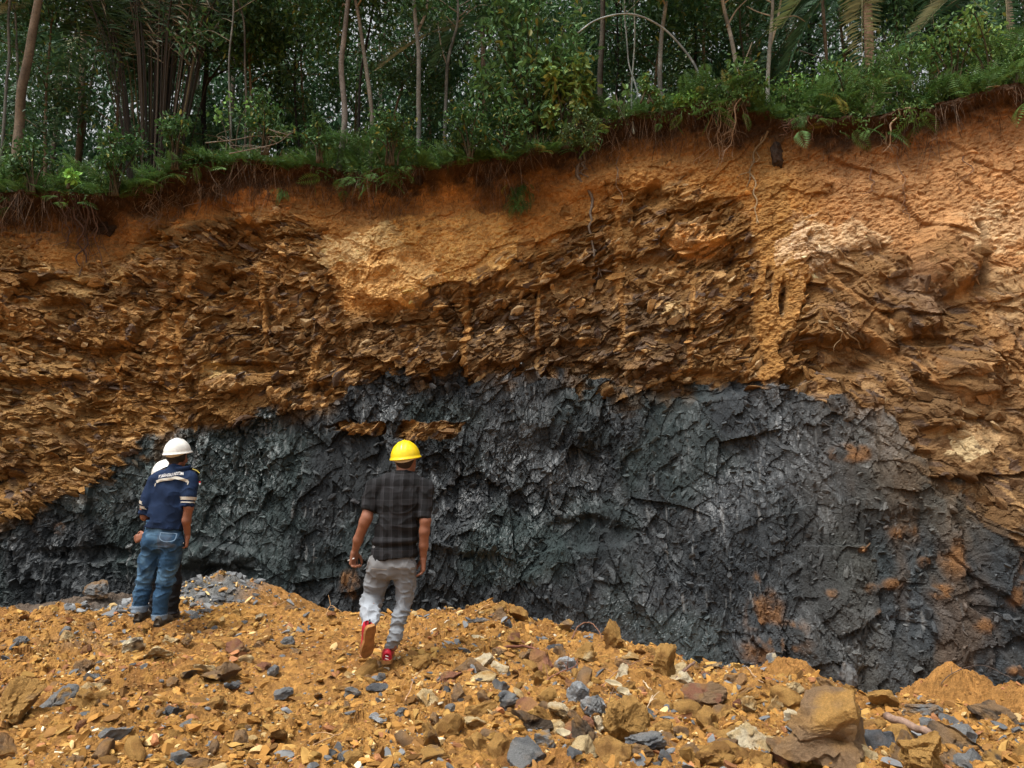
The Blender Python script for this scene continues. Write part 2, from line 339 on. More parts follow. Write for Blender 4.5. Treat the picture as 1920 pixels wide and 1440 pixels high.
# ---- colour
def mixc(c, col, m):
    return c*(1-m[..., None])+np.array(col)*m[..., None]
def rnd(lo, hi, v): return lo+(hi-lo)*v
base = np.empty(X.shape+(3,)); base[:] = (.145, .078, .027)
v1 = fbm(X*.5, Z*.6, 250, 3)
base = mixc(base, (.25, .128, .038), sstep(-.3, .35, v1)*.75)
base = mixc(base, (.105, .060, .032), sstep(.55, .95, idB)*.7)
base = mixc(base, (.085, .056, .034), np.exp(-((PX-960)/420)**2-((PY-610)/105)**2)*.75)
base = mixc(base, (.23, .120, .038), calm*.5)
base = mixc(base, (.36, .215, .085), sstep(.78, .86, idB*.6+idC*.4)*.85)
base = mixc(base, (.085, .060, .050), sstep(.10, .04, idC)*.8)
base = mixc(base, (.14, .085, .05), right_rough*.35)
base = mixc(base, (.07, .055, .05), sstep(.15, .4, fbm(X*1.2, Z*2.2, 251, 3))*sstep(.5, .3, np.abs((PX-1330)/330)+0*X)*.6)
sc_ = np.empty(X.shape+(3,)); sc_[:] = (.40, .195, .055)
sc_ = mixc(sc_, (.25, .130, .048), sstep(1.4, .35, d_top+.3*fbm(X*2, Z*2, 252, 3)))
sc_ = mixc(sc_, (.52, .27, .09), sstep(.05, .5, fbm(X*.9, Z*1.1, 253, 4))*.7)
sc_ = mixc(sc_, (.40, .21, .10), right_rough*.6)
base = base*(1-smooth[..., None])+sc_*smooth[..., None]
base = mixc(base, (.27, .145, .045), np.clip(mud+.45*runs, 0, 1)*.62)
e_x, e_z = BK2[2]-(wx-X), BK2[3]-(wz-Z); ex, ey = proj(e_x, wallY(e_x, e_z), e_z); ex = .7*ex+.3*bx; ey = .7*ey+.3*by
for (ox, oy, rx, ry, cc, st) in [(640, 470, 55, 28, (.60, .42, .20), .9), (720, 452, 45, 26, (.55, .38, .17), .9), (745, 525, 95, 44, (.62, .37, .14), .95), (860, 455, 130, 50, (.58, .34, .115), .9), (1310, 444, 75, 24, (.56, .30, .11), .9), (1540, 455, 90, 40, (.60, .42, .24), .85), (1500, 440, 30, 60, (.56, .40, .26), .5), (1870, 430, 90, 60, (.58, .40, .22), .9), (1700, 380, 110, 60, (.42, .23, .10), .6), (1835, 835, 40, 34, (.50, .38, .21), .85), (1740, 790, 50, 22, (.38, .27, .15), .7), (1860, 780, 60, 70, (.28, .16, .07), .7), (1900, 560, 60, 60, (.40, .26, .13), .6), (480, 370, 60, 26, (.48, .22, .07), .7), (265, 468, 46, 30, (.34, .19, .06), .7), (60, 740, 90, 110, (.30, .18, .07), .5), (1270, 578, 24, 12, (.5, .35, .17), .8), (400, 700, 60, 12, (.48, .33, .14), .8), (130, 525, 90, 12, (.42, .27, .11), .6), (200, 560, 50, 12, (.42, .25, .08), .6), (1700, 570, 60, 50, (.17, .11, .07), .6), (1760, 500, 40, 50, (.34, .18, .08), .6), (1990, 400, 80, 300, (.4, .22, .1), .6)]:
    q = np.sqrt(((ex-ox)/rx)**2+((ey-oy)/ry)**2)+.30*NZ3[ox % 3]+.25*(BK2[1]-.5)
    base = mixc(base, cc, sstep(1.05, .9, q)*st*(1-.6*(idC < .25)))
gcol = np.empty(X.shape+(3,)); gcol[:] = (.028, .032, .035)
gcol = mixc(gcol, (.058, .065, .070), sstep(.72, .80, G2[1]*.5+G3[1]*.5)*.8)
gcol = mixc(gcol, (.020, .023, .026), sstep(.35, .2, G2[1])*.7)
gcol = mixc(gcol, (.034, .050, .049), sstep(.0, .4, fbm(X*.7, Z*.7, 270, 3))*.7)
gcol = mixc(gcol, (.040, .046, .052), sstep(1100, 1500, PX)*.6)
gcol = mixc(gcol, (.080, .071, .055), sstep(1380, 1800, PX)*sstep(-.45, .3, fbm(X*1.3, Z*.7, 271, 4))*.75)
gcol = mixc(gcol, (.17, .095, .04), sstep(1480, 1750, PX)*sstep(.1, .5, fbm(X*2.4, Z*.6, 278, 4))*.3)
scr = (sstep(.72, .90, noise2((X+.05*Z+.03*noise2(X*2, Z*3, 281))*40, Z*1.5, 272)))*sstep(-.3, .2, fbm(X*1.2, Z*.6, 273, 2))
gcol = mixc(gcol, (.20, .205, .205), scr*.7)
gcol = mixc(gcol, (.11, .062, .025), sstep(45, 0, by-gl+jg)*sstep(-.1, .4, fbm(X*2.5, Z*1.2, 274, 3))*.8)
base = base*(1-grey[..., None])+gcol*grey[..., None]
base = mixc(base, (.28, .125, .035), orp*sstep(-.3, .25, fbm(X*7, Z*5, 275, 4))*.55)
# black leaf mould and roots in the lip
tops = sstep(.50, .16, d_top+.34*fbm(X*1.5, Z*2.5, 276, 4)+.12*noise2(X*7, Z*7, 277)-.12*sstep(560, 300, PX)-.12*sstep(1020, 1080, PX)*sstep(1500, 1400, PX))
base = mixc(base, (.050, .030, .020), tops*.92)
ct = base*(1+.22*(idC-.5)+.25*(idB-.5))[..., None]
wet = (grey*.9*(1-orp)*sstep(-.25, .35, fbm(X*.9, Z*.9, 280, 3)+.5*(G2[1]-.5)+.3*(G3[1]-.5)) + .25*(1-smooth)*(1-grey)*sstep(.6, .9, idB))*sstep(2050, 1500, PX)
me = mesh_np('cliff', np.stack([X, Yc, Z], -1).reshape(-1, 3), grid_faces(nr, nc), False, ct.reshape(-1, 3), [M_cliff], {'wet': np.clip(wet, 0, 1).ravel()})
cliff = tag(obj('cliff', me), 'freshly cut cliff of orange soil and brown shale over dark grey rock', kind='structure')
# loose shards sticking out of the face, part of the cliff
rg = np.random.default_rng(5)
def shard_set(n, mask, smin, smax, thin, ang_sd, seed):
    r = np.random.default_rng(seed); wv = mask.ravel().astype(float); wv /= wv.sum()
    ii = r.choice(len(wv), n, p=wv)
    pos = np.stack([X.ravel()[ii], Yc.ravel()[ii]+.0, Z.ravel()[ii]], -1) + r.normal(size=(n, 3))*.01
    s = smin*(smax/smin)**(r.random(n)**2.2)
    ang = np.where(steep.ravel()[ii], R(-48), np.where(sel.ravel()[ii] > .5, R(26), R(-8))) + r.normal(size=n)*ang_sd
    rot = rot_np(r.normal(size=n)*.38-.45, -ang, r.normal(size=n)*.42)
    scl = np.stack([s, s*r.uniform(.5, .9, n), s*r.uniform(thin*.5, thin*1.3, n)], -1)
    c = ct.reshape(-1, 3)[ii]*r.uniform(.7, 1.5, n)[:, None]
    return pos, rot, scl, c
protos = [rock_np(1, 900+k, 6, .12, .55, .0, (1, .8, .8)) for k in range(20)]
vis = (d_top > .45) & (PX > -150) & (PX < 2080) & (PY < 1400)
sets = [shard_set(12000, vis*(1-smooth)*(1-grey)*(1-.5*right_rough), .022, .19, .40, .25, 1), shard_set(13000, vis*grey, .014, .11, .5, 1.0, 2), shard_set(1500, vis*smooth*(1-grey)*(1-mud), .015, .09, .5, .6, 3)]
pos = np.concatenate([s[0] for s in sets]); rot = np.concatenate([s[1] for s in sets]); scl = np.concatenate([s[2] for s in sets]); cc = np.concatenate([s[3] for s in sets])
pale = rg.random(len(pos)) < .045; cc[pale & (np.arange(len(pos)) < 12000)] = (.46, .33, .18); cc = np.clip(cc, .02, .7)
V, Fa, C = scatter(protos, rg.integers(0, 20, len(pos)), pos, rot, scl, cc)
me = mesh_np('cliff_shards', V, Fa, False, C, [M_cliff], {'wet': np.clip((C[:, 0] < .1)*.6, 0, 1)})
sh = obj('rock_shards', me, cliff)

# ================================================================== THE RUBBLE GROUND
M_ground = material('orange rubble soil', (1, 1, 1), .92, .15, tint=True, noise=[(14, .8, 1.2), (70, .72, 1.28)], bump=[(60, .012, 'n'), (170, .006, 'n')])
CREST = [(-600, 1165), (0, 1152), (150, 1143), (330, 1140), (520, 1142), (640, 1152), (800, 1150), (880, 1142), (945, 1138), (1000, 1170), (1100, 1186), (1180, 1206), (1300, 1248), (1400, 1252), (1500, 1288), (1560, 1300), (1620, 1306), (1700, 1312), (1800, 1334), (1920, 1352), (2500, 1400)]
CRY = [(-600, 8.6), (500, 8.6), (900, 8.1), (1200, 7.0), (1500, 6.0), (1920, 5.3), (2500, 4.8)]
NX, NY = 1150, 760
an = np.linspace(R(-46), R(46), NX); tt = np.linspace(0, 1, NY)[:, None]
yy = 1.6*(14.2/1.6)**(tt**.9)
GY = np.repeat(yy, NX, 1); GX = np.tan(an)[None]*(GY+.4)
def ground_h(x, y, detail=True):
    px = 960+F_PX*x/np.maximum(y, .5)*1.0
    yc = pl(CRY, px)*(1-.0*y); zc_ = zat(pl(CREST, px), yc)
    t = y/yc
    man = np.exp(-((x+1.0)/1.2)**2-((y-6.1)/.9)**2)*-.055
    z = zc_*sstep(.55, 1.0, t) + .05*fbm(x*.8, y*.8, 301, 3)*sstep(1.05, .8, t) + man + .10*sstep(5.6, 3.6, y)*sstep(.6, 2.4, x)
    drop = np.maximum(y-yc-.05, 0); floor = np.where(x < -2, pl([(-9, -.55), (-2, -1.2)], x), -2.0)
    z = np.maximum(z - drop*.75, floor + .12*fbm(x*.9, y*.9, 302, 3))
    for (mx, my, py, sl, pw) in [(420, 9.6, 1072, .52, 1.), (1475, 8.3, 1232, .85, 1.), (1800, 7.7, 1252, .8, 1.), (1900, 7.3, 1284, .75, 1.), (175, 10.3, 1112, .35, 1.), (250, 9.8, 1130, .35, 1)]:
        p = at(mx, py, my); d = np.sqrt((x-p.x)**2+(y-my)**2+.02)
        z = np.maximum(z, p.z-(d-.14)*sl + .06*fbm(x*3, y*3, 303, 3)+.03*fbm(x*11, y*11, 304, 3))
    if detail:
        u = x+.05*noise2(x*5, y*5, 304); v = y+.05*noise2(x*5+4, y*5, 305)
        a = plates(u, v, .26, .22, .5, 310, 0, .9, .4); b = plates(u, v, .10, .085, -.4, 320, 0, .9, .5); c = plates(u, v, .04, .035, .2, 330, 0, .5, 1.)
        lump = sstep(-.35, .3, fbm(x*1.1, y*1.1, 306, 3))
        trail = np.exp(-((x+1.5+.25*(y-6))/1.1)**2)*sstep(4.8, 5.6, y)
        k = (.35+.65*lump)*(1-.55*trail)*(1-.45*sstep(9, 10, y))
        z = z + k*(.045*a[0]+.018*b[0]+.007*c[0]) + .13*fbm(x*3.0, y*3.0, 307, 5, .6)*(.3+.7*k) + .035*np.abs(noise2(x*14, y*14, 308))*k + .014*noise2(x*34, y*34, 309)
        return z, a[1], b[1], c[1]
    return z
def gh(x, y): return float(ground_h(np.array([float(x)]), np.array([float(y)]), False)[0])
GZ, ia, ib, ic = ground_h(GX, GY)
gpx, gpy = proj(GX, GY, GZ)
gc = np.empty(GX.shape+(3,)); gc[:] = (.29, .148, .042)
gc = mixc(gc, (.19, .088, .026), sstep(.0, .5, fbm(GX*1.5, GY*1.5, 340, 4))*.8)
gc = mixc(gc, (.35, .185, .048), sstep(.62, .9, ib)*.7)
gc = mixc(gc, (.21, .10, .035), sstep(.3, .1, ic)*.6)
gc = mixc(gc, (.16, .10, .06), np.exp(-((gpx-150)/70)**2-((gpy-1205)/12)**2)*.7)
far = sstep(0, .4, GY-pl(CRY, gpx)-.1)
gc = mixc(gc, (.27, .135, .040), far)
mg = at(420, 1072, 9.6); dm = np.sqrt((GX-mg.x)**2+(GY-9.6)**2)
pile = far*sstep(1.9, 1.5, dm)*(1-sstep(.05, .5, (GX-mg.x)-.1))
gc = mixc(gc, (.13, .13, .125), np.clip(pile, 0, 1)*sstep(-.5, .1, fbm(GX*2.5, GY*2.5, 341, 3)))
gc = mixc(gc, (.06, .062, .062), far*sstep(-2.2, -3.4, GX)*(dm > 1.6)*.8)
gc *= (1+.3*(ic-.5)+.2*(ia-.5))[..., None]
me = mesh_np('rubble_ground', np.stack([GX, GY, GZ], -1).reshape(-1, 3), grid_faces(NY, NX), False, gc.reshape(-1, 3), [M_ground])
tag(obj('ground', me), 'orange rubble ground', kind='structure')
# coarse ground that carries on behind and beside the viewer
xs2 = np.linspace(-60, 60, 121); ys2 = np.linspace(-60, 22, 83); x2, y2 = np.meshgrid(xs2, ys2)
z2 = -1.9 + 1.75*sstep(3, 1.0, y2)*np.ones_like(x2) + .06*fbm(x2*.7, y2*.7, 350, 3)
z2 = np.where(y2 > 2.5, -2.35, z2)
me = mesh_np('quarry_ground', np.stack([x2, y2, z2], -1).reshape(-1, 3), grid_faces(83, 121), True, np.tile(np.array([[.38, .18, .05]]), (x2.size, 1)), [M_ground])
tag(obj('ground_beyond', me), 'orange quarry ground', kind='structure')
# the cliff carries on to both sides
for nm, x0, x1 in (('cliff_left_end', -60, -11.5), ('cliff_right_end', 11.0, 40)):
    xa = np.linspace(x0, x1, 90)[None]; sa = np.linspace(0, 1, 40)[:, None]
    xa = np.repeat(xa, 40, 0); top = top_of(np.clip(xa, -11.5, 11.0)); za = ZB+sa*(top-ZB)
    edge = -11.5 if x0 < 0 else 11.0
    ya = wallY(np.clip(xa, -11.5, 11.), za)+(-.12 if x0 < 0 else -.25)*np.abs(xa-edge) - .35*fbm(xa*.6, za*.8, 360, 4) - .12*plates(xa, za, .9, .5, .1, 361)[0]
    ya += (.1)
    cca = np.empty(xa.shape+(3,)); cca[:] = (.22, .11, .04); cca = mixc(cca, (.06, .063, .064), sstep(.9, .4, za+.4*fbm(xa, za, 362, 3)))
    me = mesh_np(nm, np.stack([xa, ya, za], -1).reshape(-1, 3), grid_faces(40, 90), False, cca.reshape(-1, 3), [M_cliff], {'wet': np.zeros(xa.size)})
    tag(obj(nm.replace('_left_end', '_face').replace('_right_end', '_face'), me), 'cliff face', kind='structure')
# ================================================================== STONES ON THE RUBBLE
M_rock = material('stone', (1, 1, 1), .8, .25, tint=True, noise=[(16, .82, 1.18), (60, .78, 1.22)], bump=[(22, .03, 'n'), (80, .012, 'n')])
M_gravel = material('gravel', (1, 1, 1), .88, .2, tint=True, bump=[(120, .004, 'n')])
RC = {'orange': ((.48, .27, .08), (.29, .15, .045)), 'ochre': ((.48, .27, .08), (.30, .15, .04)), 'pale': ((.66, .50, .27), (.48, .29, .11)), 'brown': ((.26, .165, .09), (.36, .20, .085)), 'dark': ((.11, .08, .055), (.20, .12, .06)),
      'red': ((.27, .12, .07), (.38, .19, .08)), 'grey': ((.24, .245, .245), (.15, .155, .16)), 'silver': ((.44, .46, .48), (.24, .25, .26)), 'cream': ((.75, .64, .44), (.58, .42, .22)), 'slate': ((.10, .105, .115), (.14, .145, .15))}
def rock_mesh(name, seed, colour, sub=4, aniso=(1, 1, 1), cuts=10, dirt=.4, second=None, lo=.45, rough=.05):
    V, Fa = rock_np(sub, seed, cuts, lo, .82, rough, aniso)
    rr = np.random.default_rng(seed); N = V/np.linalg.norm(V, axis=1, keepdims=True)
    for sc_k, am in ((2.6, .12), (6.0, .07), (13., .03)):          # broken, stepped surfaces
        ax_ = rr.normal(size=3); ax_ /= np.linalg.norm(ax_); a2 = np.cross(ax_, [.3, .5, .8]); u1 = V@ax_*sc_k+.5*noise3(V[:, 0]*2, V[:, 1]*2, V[:, 2]*2, seed); u2 = V@a2*sc_k*.6
        V = V-N*(am*(_h(np.floor(u1), np.floor(u2), seed+5)+.6*(u1-np.floor(u1))))[:, None]
    c1, c2 = RC[colour]
    if second: c2 = RC[second][0]
    n = noise3(V[:, 0]*1.7+seed, V[:, 1]*1.7, V[:, 2]*1.7, seed)+.5*noise3(V[:, 0]*5, V[:, 1]*5+seed, V[:, 2]*5, seed)
    m = sstep(-.15, .35, n)[:, None]; c = np.array(c1)*(1-m)+np.array(c2)*m
    if colour in ('silver', 'grey', 'slate'): dirt = dirt*.35
    d = (sstep(.1, .6, noise3(V[:, 0]*3, V[:, 1]*3, V[:, 2]*3+seed, seed+9))*dirt)[:, None]; c = c*(1-d)+np.array((.40, .215, .058))*d
    return mesh_np(name, V, Fa, False, c, [M_rock])
def find_ground(px, py):
    """the spot of ground seen at a photo position"""
    Y = np.linspace(2.6, 13, 900); z = zat(py, Y); c = Y*cos(PITCH)+(z-ZC)*sin(PITCH); x = (px-960)/F_PX*c
    g = ground_h(x, Y, False); k = np.argmax(g >= z); k = k if g[k] >= z[k] else 450
    return x[k], Y[k], float(g[k])
HERO = [
 (1158,1226,60,62,'orange',None,0,'tall pointed orange boulder standing on the rubble crest against the grey cliff'),
 (1255,1272,68,62,'ochre',None,-8,'ochre block on the crest right of the tall pointed orange boulder'),
 (1322,1322,84,48,'red','brown',-6,'reddish brown boulder with a smooth sloping top on the right crest'),
 (1402,1340,42,32,'pale',None,0,'pale yellow stone with two small slate chips beside it'),
 (1340,1258,42,18,'pale','brown',0,'flat pale ochre slab lying on a brown block at the crest'),
 (1170,1388,96,78,'orange','ochre',0,'large rounded orange rock right of the silver streaked rocks'),
 (1085,1330,42,50,'silver',None,8,'silver grey streaked rock standing upright beside its lower twin'),
 (1116,1345,54,40,'silver','grey',-14,'grey streaked rock leaning on the large rounded orange rock'),
 (994,1372,84,38,'dark',None,-8,'dark brown oval slab lying flat in the central rubble'),
 (1052,1352,54,30,'cream',None,-25,'cream white stone behind the dark brown oval slab'),
 (1102,1402,62,54,'dark','brown',0,'dark brown angular block below the silver streaked rocks'),
 (1017,1406,50,30,'grey','ochre',0,'angular grey block with one ochre face near the bottom'),
 (946,1322,48,32,'grey',None,18,'light grey wedge shaped stone left of an ochre lump'),
 (1028,1322,44,30,'ochre',None,10,'ochre lump between the grey wedge and the silver rocks'),
 (1098,1440,70,48,'orange','pale',-10,'bright orange rock cut by the bottom edge left of the centre right'),
 (1000,1452,90,50,'grey',None,-20,'large grey rock cut by the bottom edge of the photo'),
 (1210,1408,78,32,'grey','slate',0,'long low grey rock above an orange brown lump'),
 (1198,1426,58,32,'orange','brown',0,'orange brown lump under the long low grey rock'),
 (1242,1440,38,30,'slate',None,0,'dark slate lump at the bottom edge right of the orange brown lump'),
 (1347,1446,74,46,'orange',None,0,'smooth rounded orange boulder at the bottom edge'),
 (1390,1434,72,30,'orange',None,-38,'thin orange slab tilted down over the rounded boulder'),
 (1408,1404,80,40,'cream','pale',-15,'pale yellow slab with a bright flat face'),
 (1294,1440,38,44,'brown','orange',0,'brown upright stone left of the smooth rounded boulder'),
 (1070,1265,58,34,'silver','brown',12,'folded silver grey stone above the central rubble'),
 (1096,1245,42,38,'ochre','pale',0,'yellow ochre stone with a broken upper edge'),
 (1590,1470,270,150,'brown','ochre',0,'largest boulder in the photo brown and ochre with a peaked top'),
 (1567,1316,78,26,'brown','orange',-42,'long slab leaning across the top of the pile by the largest boulder'),
 (1546,1364,32,78,'ochre','brown',8,'narrow upright slab left of the largest boulder'),
 (1524,1338,30,54,'dark','brown',-14,'dark slab standing behind the narrow upright slab'),
 (1593,1302,34,26,'orange',None,0,'small orange lump behind the leaning slab'),
 (1622,1454,92,46,'cream','pale',0,'pale yellow rounded boulder at the bottom edge before the largest boulder'),
 (1745,1462,120,96,'orange','dark',-24,'rust orange and black boulder under the broken branch'),
 (1692,1442,50,64,'ochre','brown',0,'ochre stone between the largest boulder and the rust orange one'),
 (1798,1420,136,46,'dark','brown',-18,'long dark slab right of the broken branch'),
 (1732,1344,70,22,'brown','grey',0,'flat grey brown slab at the foot of the brown earth mound'),
 (1880,1366,100,44,'dark','brown',-26,'big dark mottled slab at the right edge'),
 (1876,1450,56,40,'ochre','dark',0,'ochre stone in the bottom right corner'),
 (1480,1450,76,44,'red',None,10,'purplish red rock at the bottom edge left of the largest boulder'),
 (1494,1300,38,26,'pale','ochre',20,'pale ridged stone on the crest left of the leaning slab'),
 (98,1336,60,40,'grey','ochre',0,'grey block with ochre stains on the left'),
 (14,1362,110,80,'orange','brown',12,'broad orange slab at the left edge'),
 (177,1288,44,26,'grey',None,-12,'light grey wedge left of the centre of the left rubble'),
 (152,1266,48,26,'brown',None,0,'brown flat topped stone above the light grey wedge'),
 (318,1210,34,24,'pale',None,10,'pale ochre block left of its darker neighbour below the worker in blue'),
 (346,1211,28,22,'ochre','brown',0,'darker ochre block touching the pale block below the worker in blue'),
 (240,1230,50,30,'cream','dark',30,'cream stone with a black side lying on edge'),
 (288,1240,64,26,'orange','pale',-4,'long orange stone right of the cream stone on edge'),
 (413,1280,76,34,'brown','ochre',-4,'broad olive brown block in the left rubble'),
 (358,1278,40,28,'ochre','dark',0,'ochre stone with a dark left side next to the olive brown block'),
 (382,1254,24,16,'cream',None,0,'small white stone above the olive brown block'),
 (328,1346,40,22,'slate',None,-10,'dark slate shard alone on bright soil at lower left'),
 (445,1232,46,32,'brown','red',0,'brown angular stone right of the flat ochre one'),
 (410,1218,34,15,'ochre',None,0,'flat ochre stone left of the brown angular stone'),
 (165,1340,64,52,'orange','brown',0,'orange lump right of the grey block with ochre stains'),
 (437,1294,30,14,'slate',None,0,'flat slate chip below the olive brown block'),
 (530,1308,36,16,'grey',None,10,'flat grey chip midway along the left rubble'),
 (134,1180,36,18,'orange','pale',0,'orange stone left of the boots of the worker in blue'),
 (187,1158,32,18,'orange',None,15,'tilted orange stone on the left crest'),
 (37,1210,36,16,'grey',None,0,'flat grey stone by the left edge'),
 (180,1118,46,28,'grey','brown',0,'rounded grey brown boulder at the foot of the grey cliff'),
 (417,1078,16,13,'orange','brown',0,'small orange stone on the tip of the grey spoil heap'),
 (777,1256,60,34,'ochre','orange',0,'yellow orange stone right of the red shoes'),
 (938,1152,32,26,'orange',None,-10,'orange lump at the highest point of the central crest'),
 (905,1160,46,16,'orange','pale',6,'flat orange stone left of the crest lump'),
 (913,1280,64,24,'ochre','pale',8,'long yellow stone in the middle of the rubble'),
 (877,1264,54,30,'brown',None,0,'brown stone behind the long yellow stone'),
 (973,1212,42,26,'red','orange',0,'reddish stone below the crest right of the middle'),
 (843,1282,46,22,'red','pale',0,'pinkish stone left of the long yellow stone'),
 (955,1188,20,28,'slate',None,0,'small upright slate blue stone below the crest'),
 (812,1405,50,56,'orange','brown',24,'triangular orange slab at the lower centre'),
 (806,1446,92,38,'brown','orange',0,'brown boulder at the bottom edge under the triangular slab'),
 (753,1344,28,15,'grey',None,0,'small flat grey stone right of a paler chip'),
 (707,1356,34,15,'grey','silver',-8,'grey chip in the lower middle soil'),
 (840,1196,17,18,'slate',None,0,'little black slate stone on the central slope'),
 (1053,1184,44,22,'brown','ochre',0,'olive ochre stone on the crest left of the tall boulder'),
 (712,1276,24,13,'grey',None,0,'small grey stone below the red shoes'),
 (893,1362,48,20,'pale','ochre',-14,'pale long stone left of the dark oval slab'),
 (1455,1252,30,26,'grey','cream',0,'grey and white stone stuck in the earth at the foot of the cliff'),
 (1588,1300,42,60,'slate','grey',6,'upright blue grey slab leaning on the foot of the cliff'),
]
hrng = random.Random(3); occ = []; LOOSE = []
for k, (px, py, pw, ph, c1, c2, tilt, lab) in enumerate(HERO):
    Y0 = None
    if 'foot of the' in lab and 'mound' not in lab: Y0 = 8.3 if px > 1000 else 10.0
    if 'spoil heap' in lab: Y0 = 9.5
    if Y0: p = at(px, py, Y0); x, y, z = p.x, Y0, p.z
    else: x, y, z = find_ground(px, min(py, 1436+max(0, py-1440)))
    ww = pw*y/F_PX; hh = ph*y/F_PX
    flat = ph/pw
    me = rock_mesh('stone', 40+k, c1, 5 if pw > 80 else 4, (1, .8, 1), 8 if 'rounded' not in lab else 22, second=c2, lo=.30 if 'rounded' not in lab else .66, rough=.06 if flat < .6 else .085)
    co = np.empty(len(me.vertices)*3, np.float32); me.vertices.foreach_get('co', co); co = co.reshape(-1, 3)
    co /= np.abs(co).max(0)
    if 'pointed' in lab or 'peaked' in lab: co[:, :2] *= (1-.24*(co[:, 2:3]+1)/2)
    if 'triangular' in lab: co[:, 0] *= (1-.6*(co[:, 2]+1)/2)
    me.vertices.foreach_set('co', co.ravel()); me.update()
    o = obj('boulder' if pw > 55 else 'stone', me)
    bury = .62
    o.scale = (ww*.52, ww*.42, hh*.58)
    o.rotation_euler = (R(hrng.uniform(-10, 10)), R(-tilt), R(hrng.uniform(-25, 25)))
    o.location = (x, y+ww*.12, z+hh*.40)
    occ.append((x, y, ww*.5))
    tag(o, lab, 'boulder' if pw > 55 else 'stone')
# the middle sized stones, each an object
shapes = {}
names = {'orange': 'orange', 'ochre': 'yellow ochre', 'pale': 'pale yellow', 'brown': 'brown', 'grey': 'grey', 'slate': 'dark slate', 'red': 'reddish', 'cream': 'cream white'}
wts = [('orange', 34), ('ochre', 14), ('pale', 7), ('brown', 22), ('grey', 9), ('slate', 4), ('red', 7), ('cream', 2)]
bag = [c for c, n in wts for _ in range(n)]
n = 0; tries = 0
while n < 238 and tries < 4000:
    tries += 1
    px = hrng.uniform(-30, 1950); py = hrng.uniform(1145, 1445)
    if py < pl(CREST, px)+2: continue
    if px < 640 and hrng.random() < .35: continue
    x, y, z = find_ground(px, py)
    if abs(px-700) < 130 and py < 1235: continue
    s = (.052+.09*hrng.random()**1.6*(1+.35*(px > 850)))*(1+.3*(px > 1300)*hrng.random())
    if any((x-a)**2+(y-b)**2 < (s*.5+c*.8)**2 for a, b, c in occ): continue
    occ.append((x, y, s*.5)); c = hrng.choice(bag); sh_ = hrng.randrange(7)
    if (c, sh_) not in shapes: shapes[(c, sh_)] = rock_mesh('stone', 300+sh_*17, c, 3, ((1, .8, .7), (1, .7, .35), (1, .9, .8), (1, .6, .5), (1, .75, .3), (1, .8, .55), (1, .5, .6))[sh_], 7, dirt=.6, lo=.28, rough=.075)
    o = obj('stone', shapes[(c, sh_)]); o.scale = (s, s, s)
    o.rotation_euler = (R(hrng.gauss(0, 22)), R(hrng.gauss(0, 22)), hrng.uniform(0, 6.28)); o.location = (x, y, z+s*.12)
    wh = 'on the far left' if px < 250 else 'below the worker in blue' if px < 600 else 'around the man in grey trousers' if px < 900 else 'in the middle right' if px < 1300 else 'on the far right'
    nm = ('thin ' if sh_ in (1, 4) else 'small ')+names[c]+(' flake' if sh_ in (1, 4) else ' stone')+' loose on the rubble '+wh
    LOOSE.append((o, nm.split(' loose')[0], px, py)); tag(o, nm, 'stone', 'small loose stones on the rubble'); n += 1
bshape = {}  # mid-sized rocks of the jumbled rubble, filed under the boulder name
n = 0; tries = 0
while n < 46 and tries < 3000:
    tries += 1; px = hrng.uniform(880, 1960); py = hrng.uniform(1225, 1450)
    if py < pl(CREST, px)+22: continue
    x, y, z = find_ground(px, py); s = hrng.uniform(.075, .13)
    if any((x-a)**2+(y-b)**2 < (s*.45+c*.7)**2 for a, b, c in occ): continue
    occ.append((x, y, s*.6)); c = hrng.choice(['orange', 'orange', 'pale', 'ochre', 'brown', 'cream', 'grey', 'orange', 'red']); q = hrng.randrange(3)
    if (c, q) not in bshape: bshape[(c, q)] = rock_mesh('boulder', 1500+q*31+len(c), c, 4, ((1, .8, .7), (1, .75, .5), (1, .7, .8))[q], 7, dirt=.35, lo=.25, rough=.08)
    o = obj('boulder', bshape[(c, q)]); o.scale = (s, s, s); o.rotation_euler = (R(hrng.gauss(0, 25)), R(hrng.gauss(0, 25)), hrng.uniform(0, 6.28)); o.location = (x, y, z+s*.25)
    nm = 'fist sized '+names[c]+' block in the jumbled rubble '+('of the centre' if px < 1250 else 'right of the centre' if px < 1550 else 'in the lower right corner')
    LOOSE.append((o, nm.split(' in the')[0], px, py)); tag(o, nm, 'boulder', 'fist sized blocks in the jumbled rubble'); n += 1
# each loose stone is told by the nearest named one
STOPW = {'standing', 'lying', 'with', 'on', 'right', 'left', 'between', 'below', 'at', 'cut', 'behind', 'beside', 'leaning', 'above', 'under', 'near', 'alone', 'stuck', 'in', 'next', 'touching', 'midway', 'by', 'across', 'leaned', 'before', 'of'}
def short(l):
    out = []
    for w_ in l.split():
        if w_ in STOPW and len(out) > 1: break
        out.append(w_)
    return ' '.join(out[:6])
HS = [(h[0], h[1], short(h[7])) for h in HERO]; cnt = {}
for h in HS: cnt[h[2]] = cnt.get(h[2], 0)+1
HS = [h for h in HS if cnt[h[2]] == 1]+[(310, 1165, 'worker in navy'), (735, 1238, 'walking man')]
keys = {}
for o, nm, px, py in LOOSE:
    hx, hy, hn = min(HS, key=lambda h: (h[0]-px)**2+((h[1]-py)*1.8)**2); dx, dy = px-hx, (py-hy)*1.8
    di = ('left of' if dx < 0 else 'right of') if abs(dx) > abs(dy) else ('in front of' if dy > 0 else 'behind')
    keys.setdefault((nm, di, hn), []).append((dx*dx+dy*dy, o))
ORD = ['', 'second nearest ', 'third nearest ', 'fourth nearest ', 'fifth nearest ', 'sixth nearest ', 'seventh nearest ']
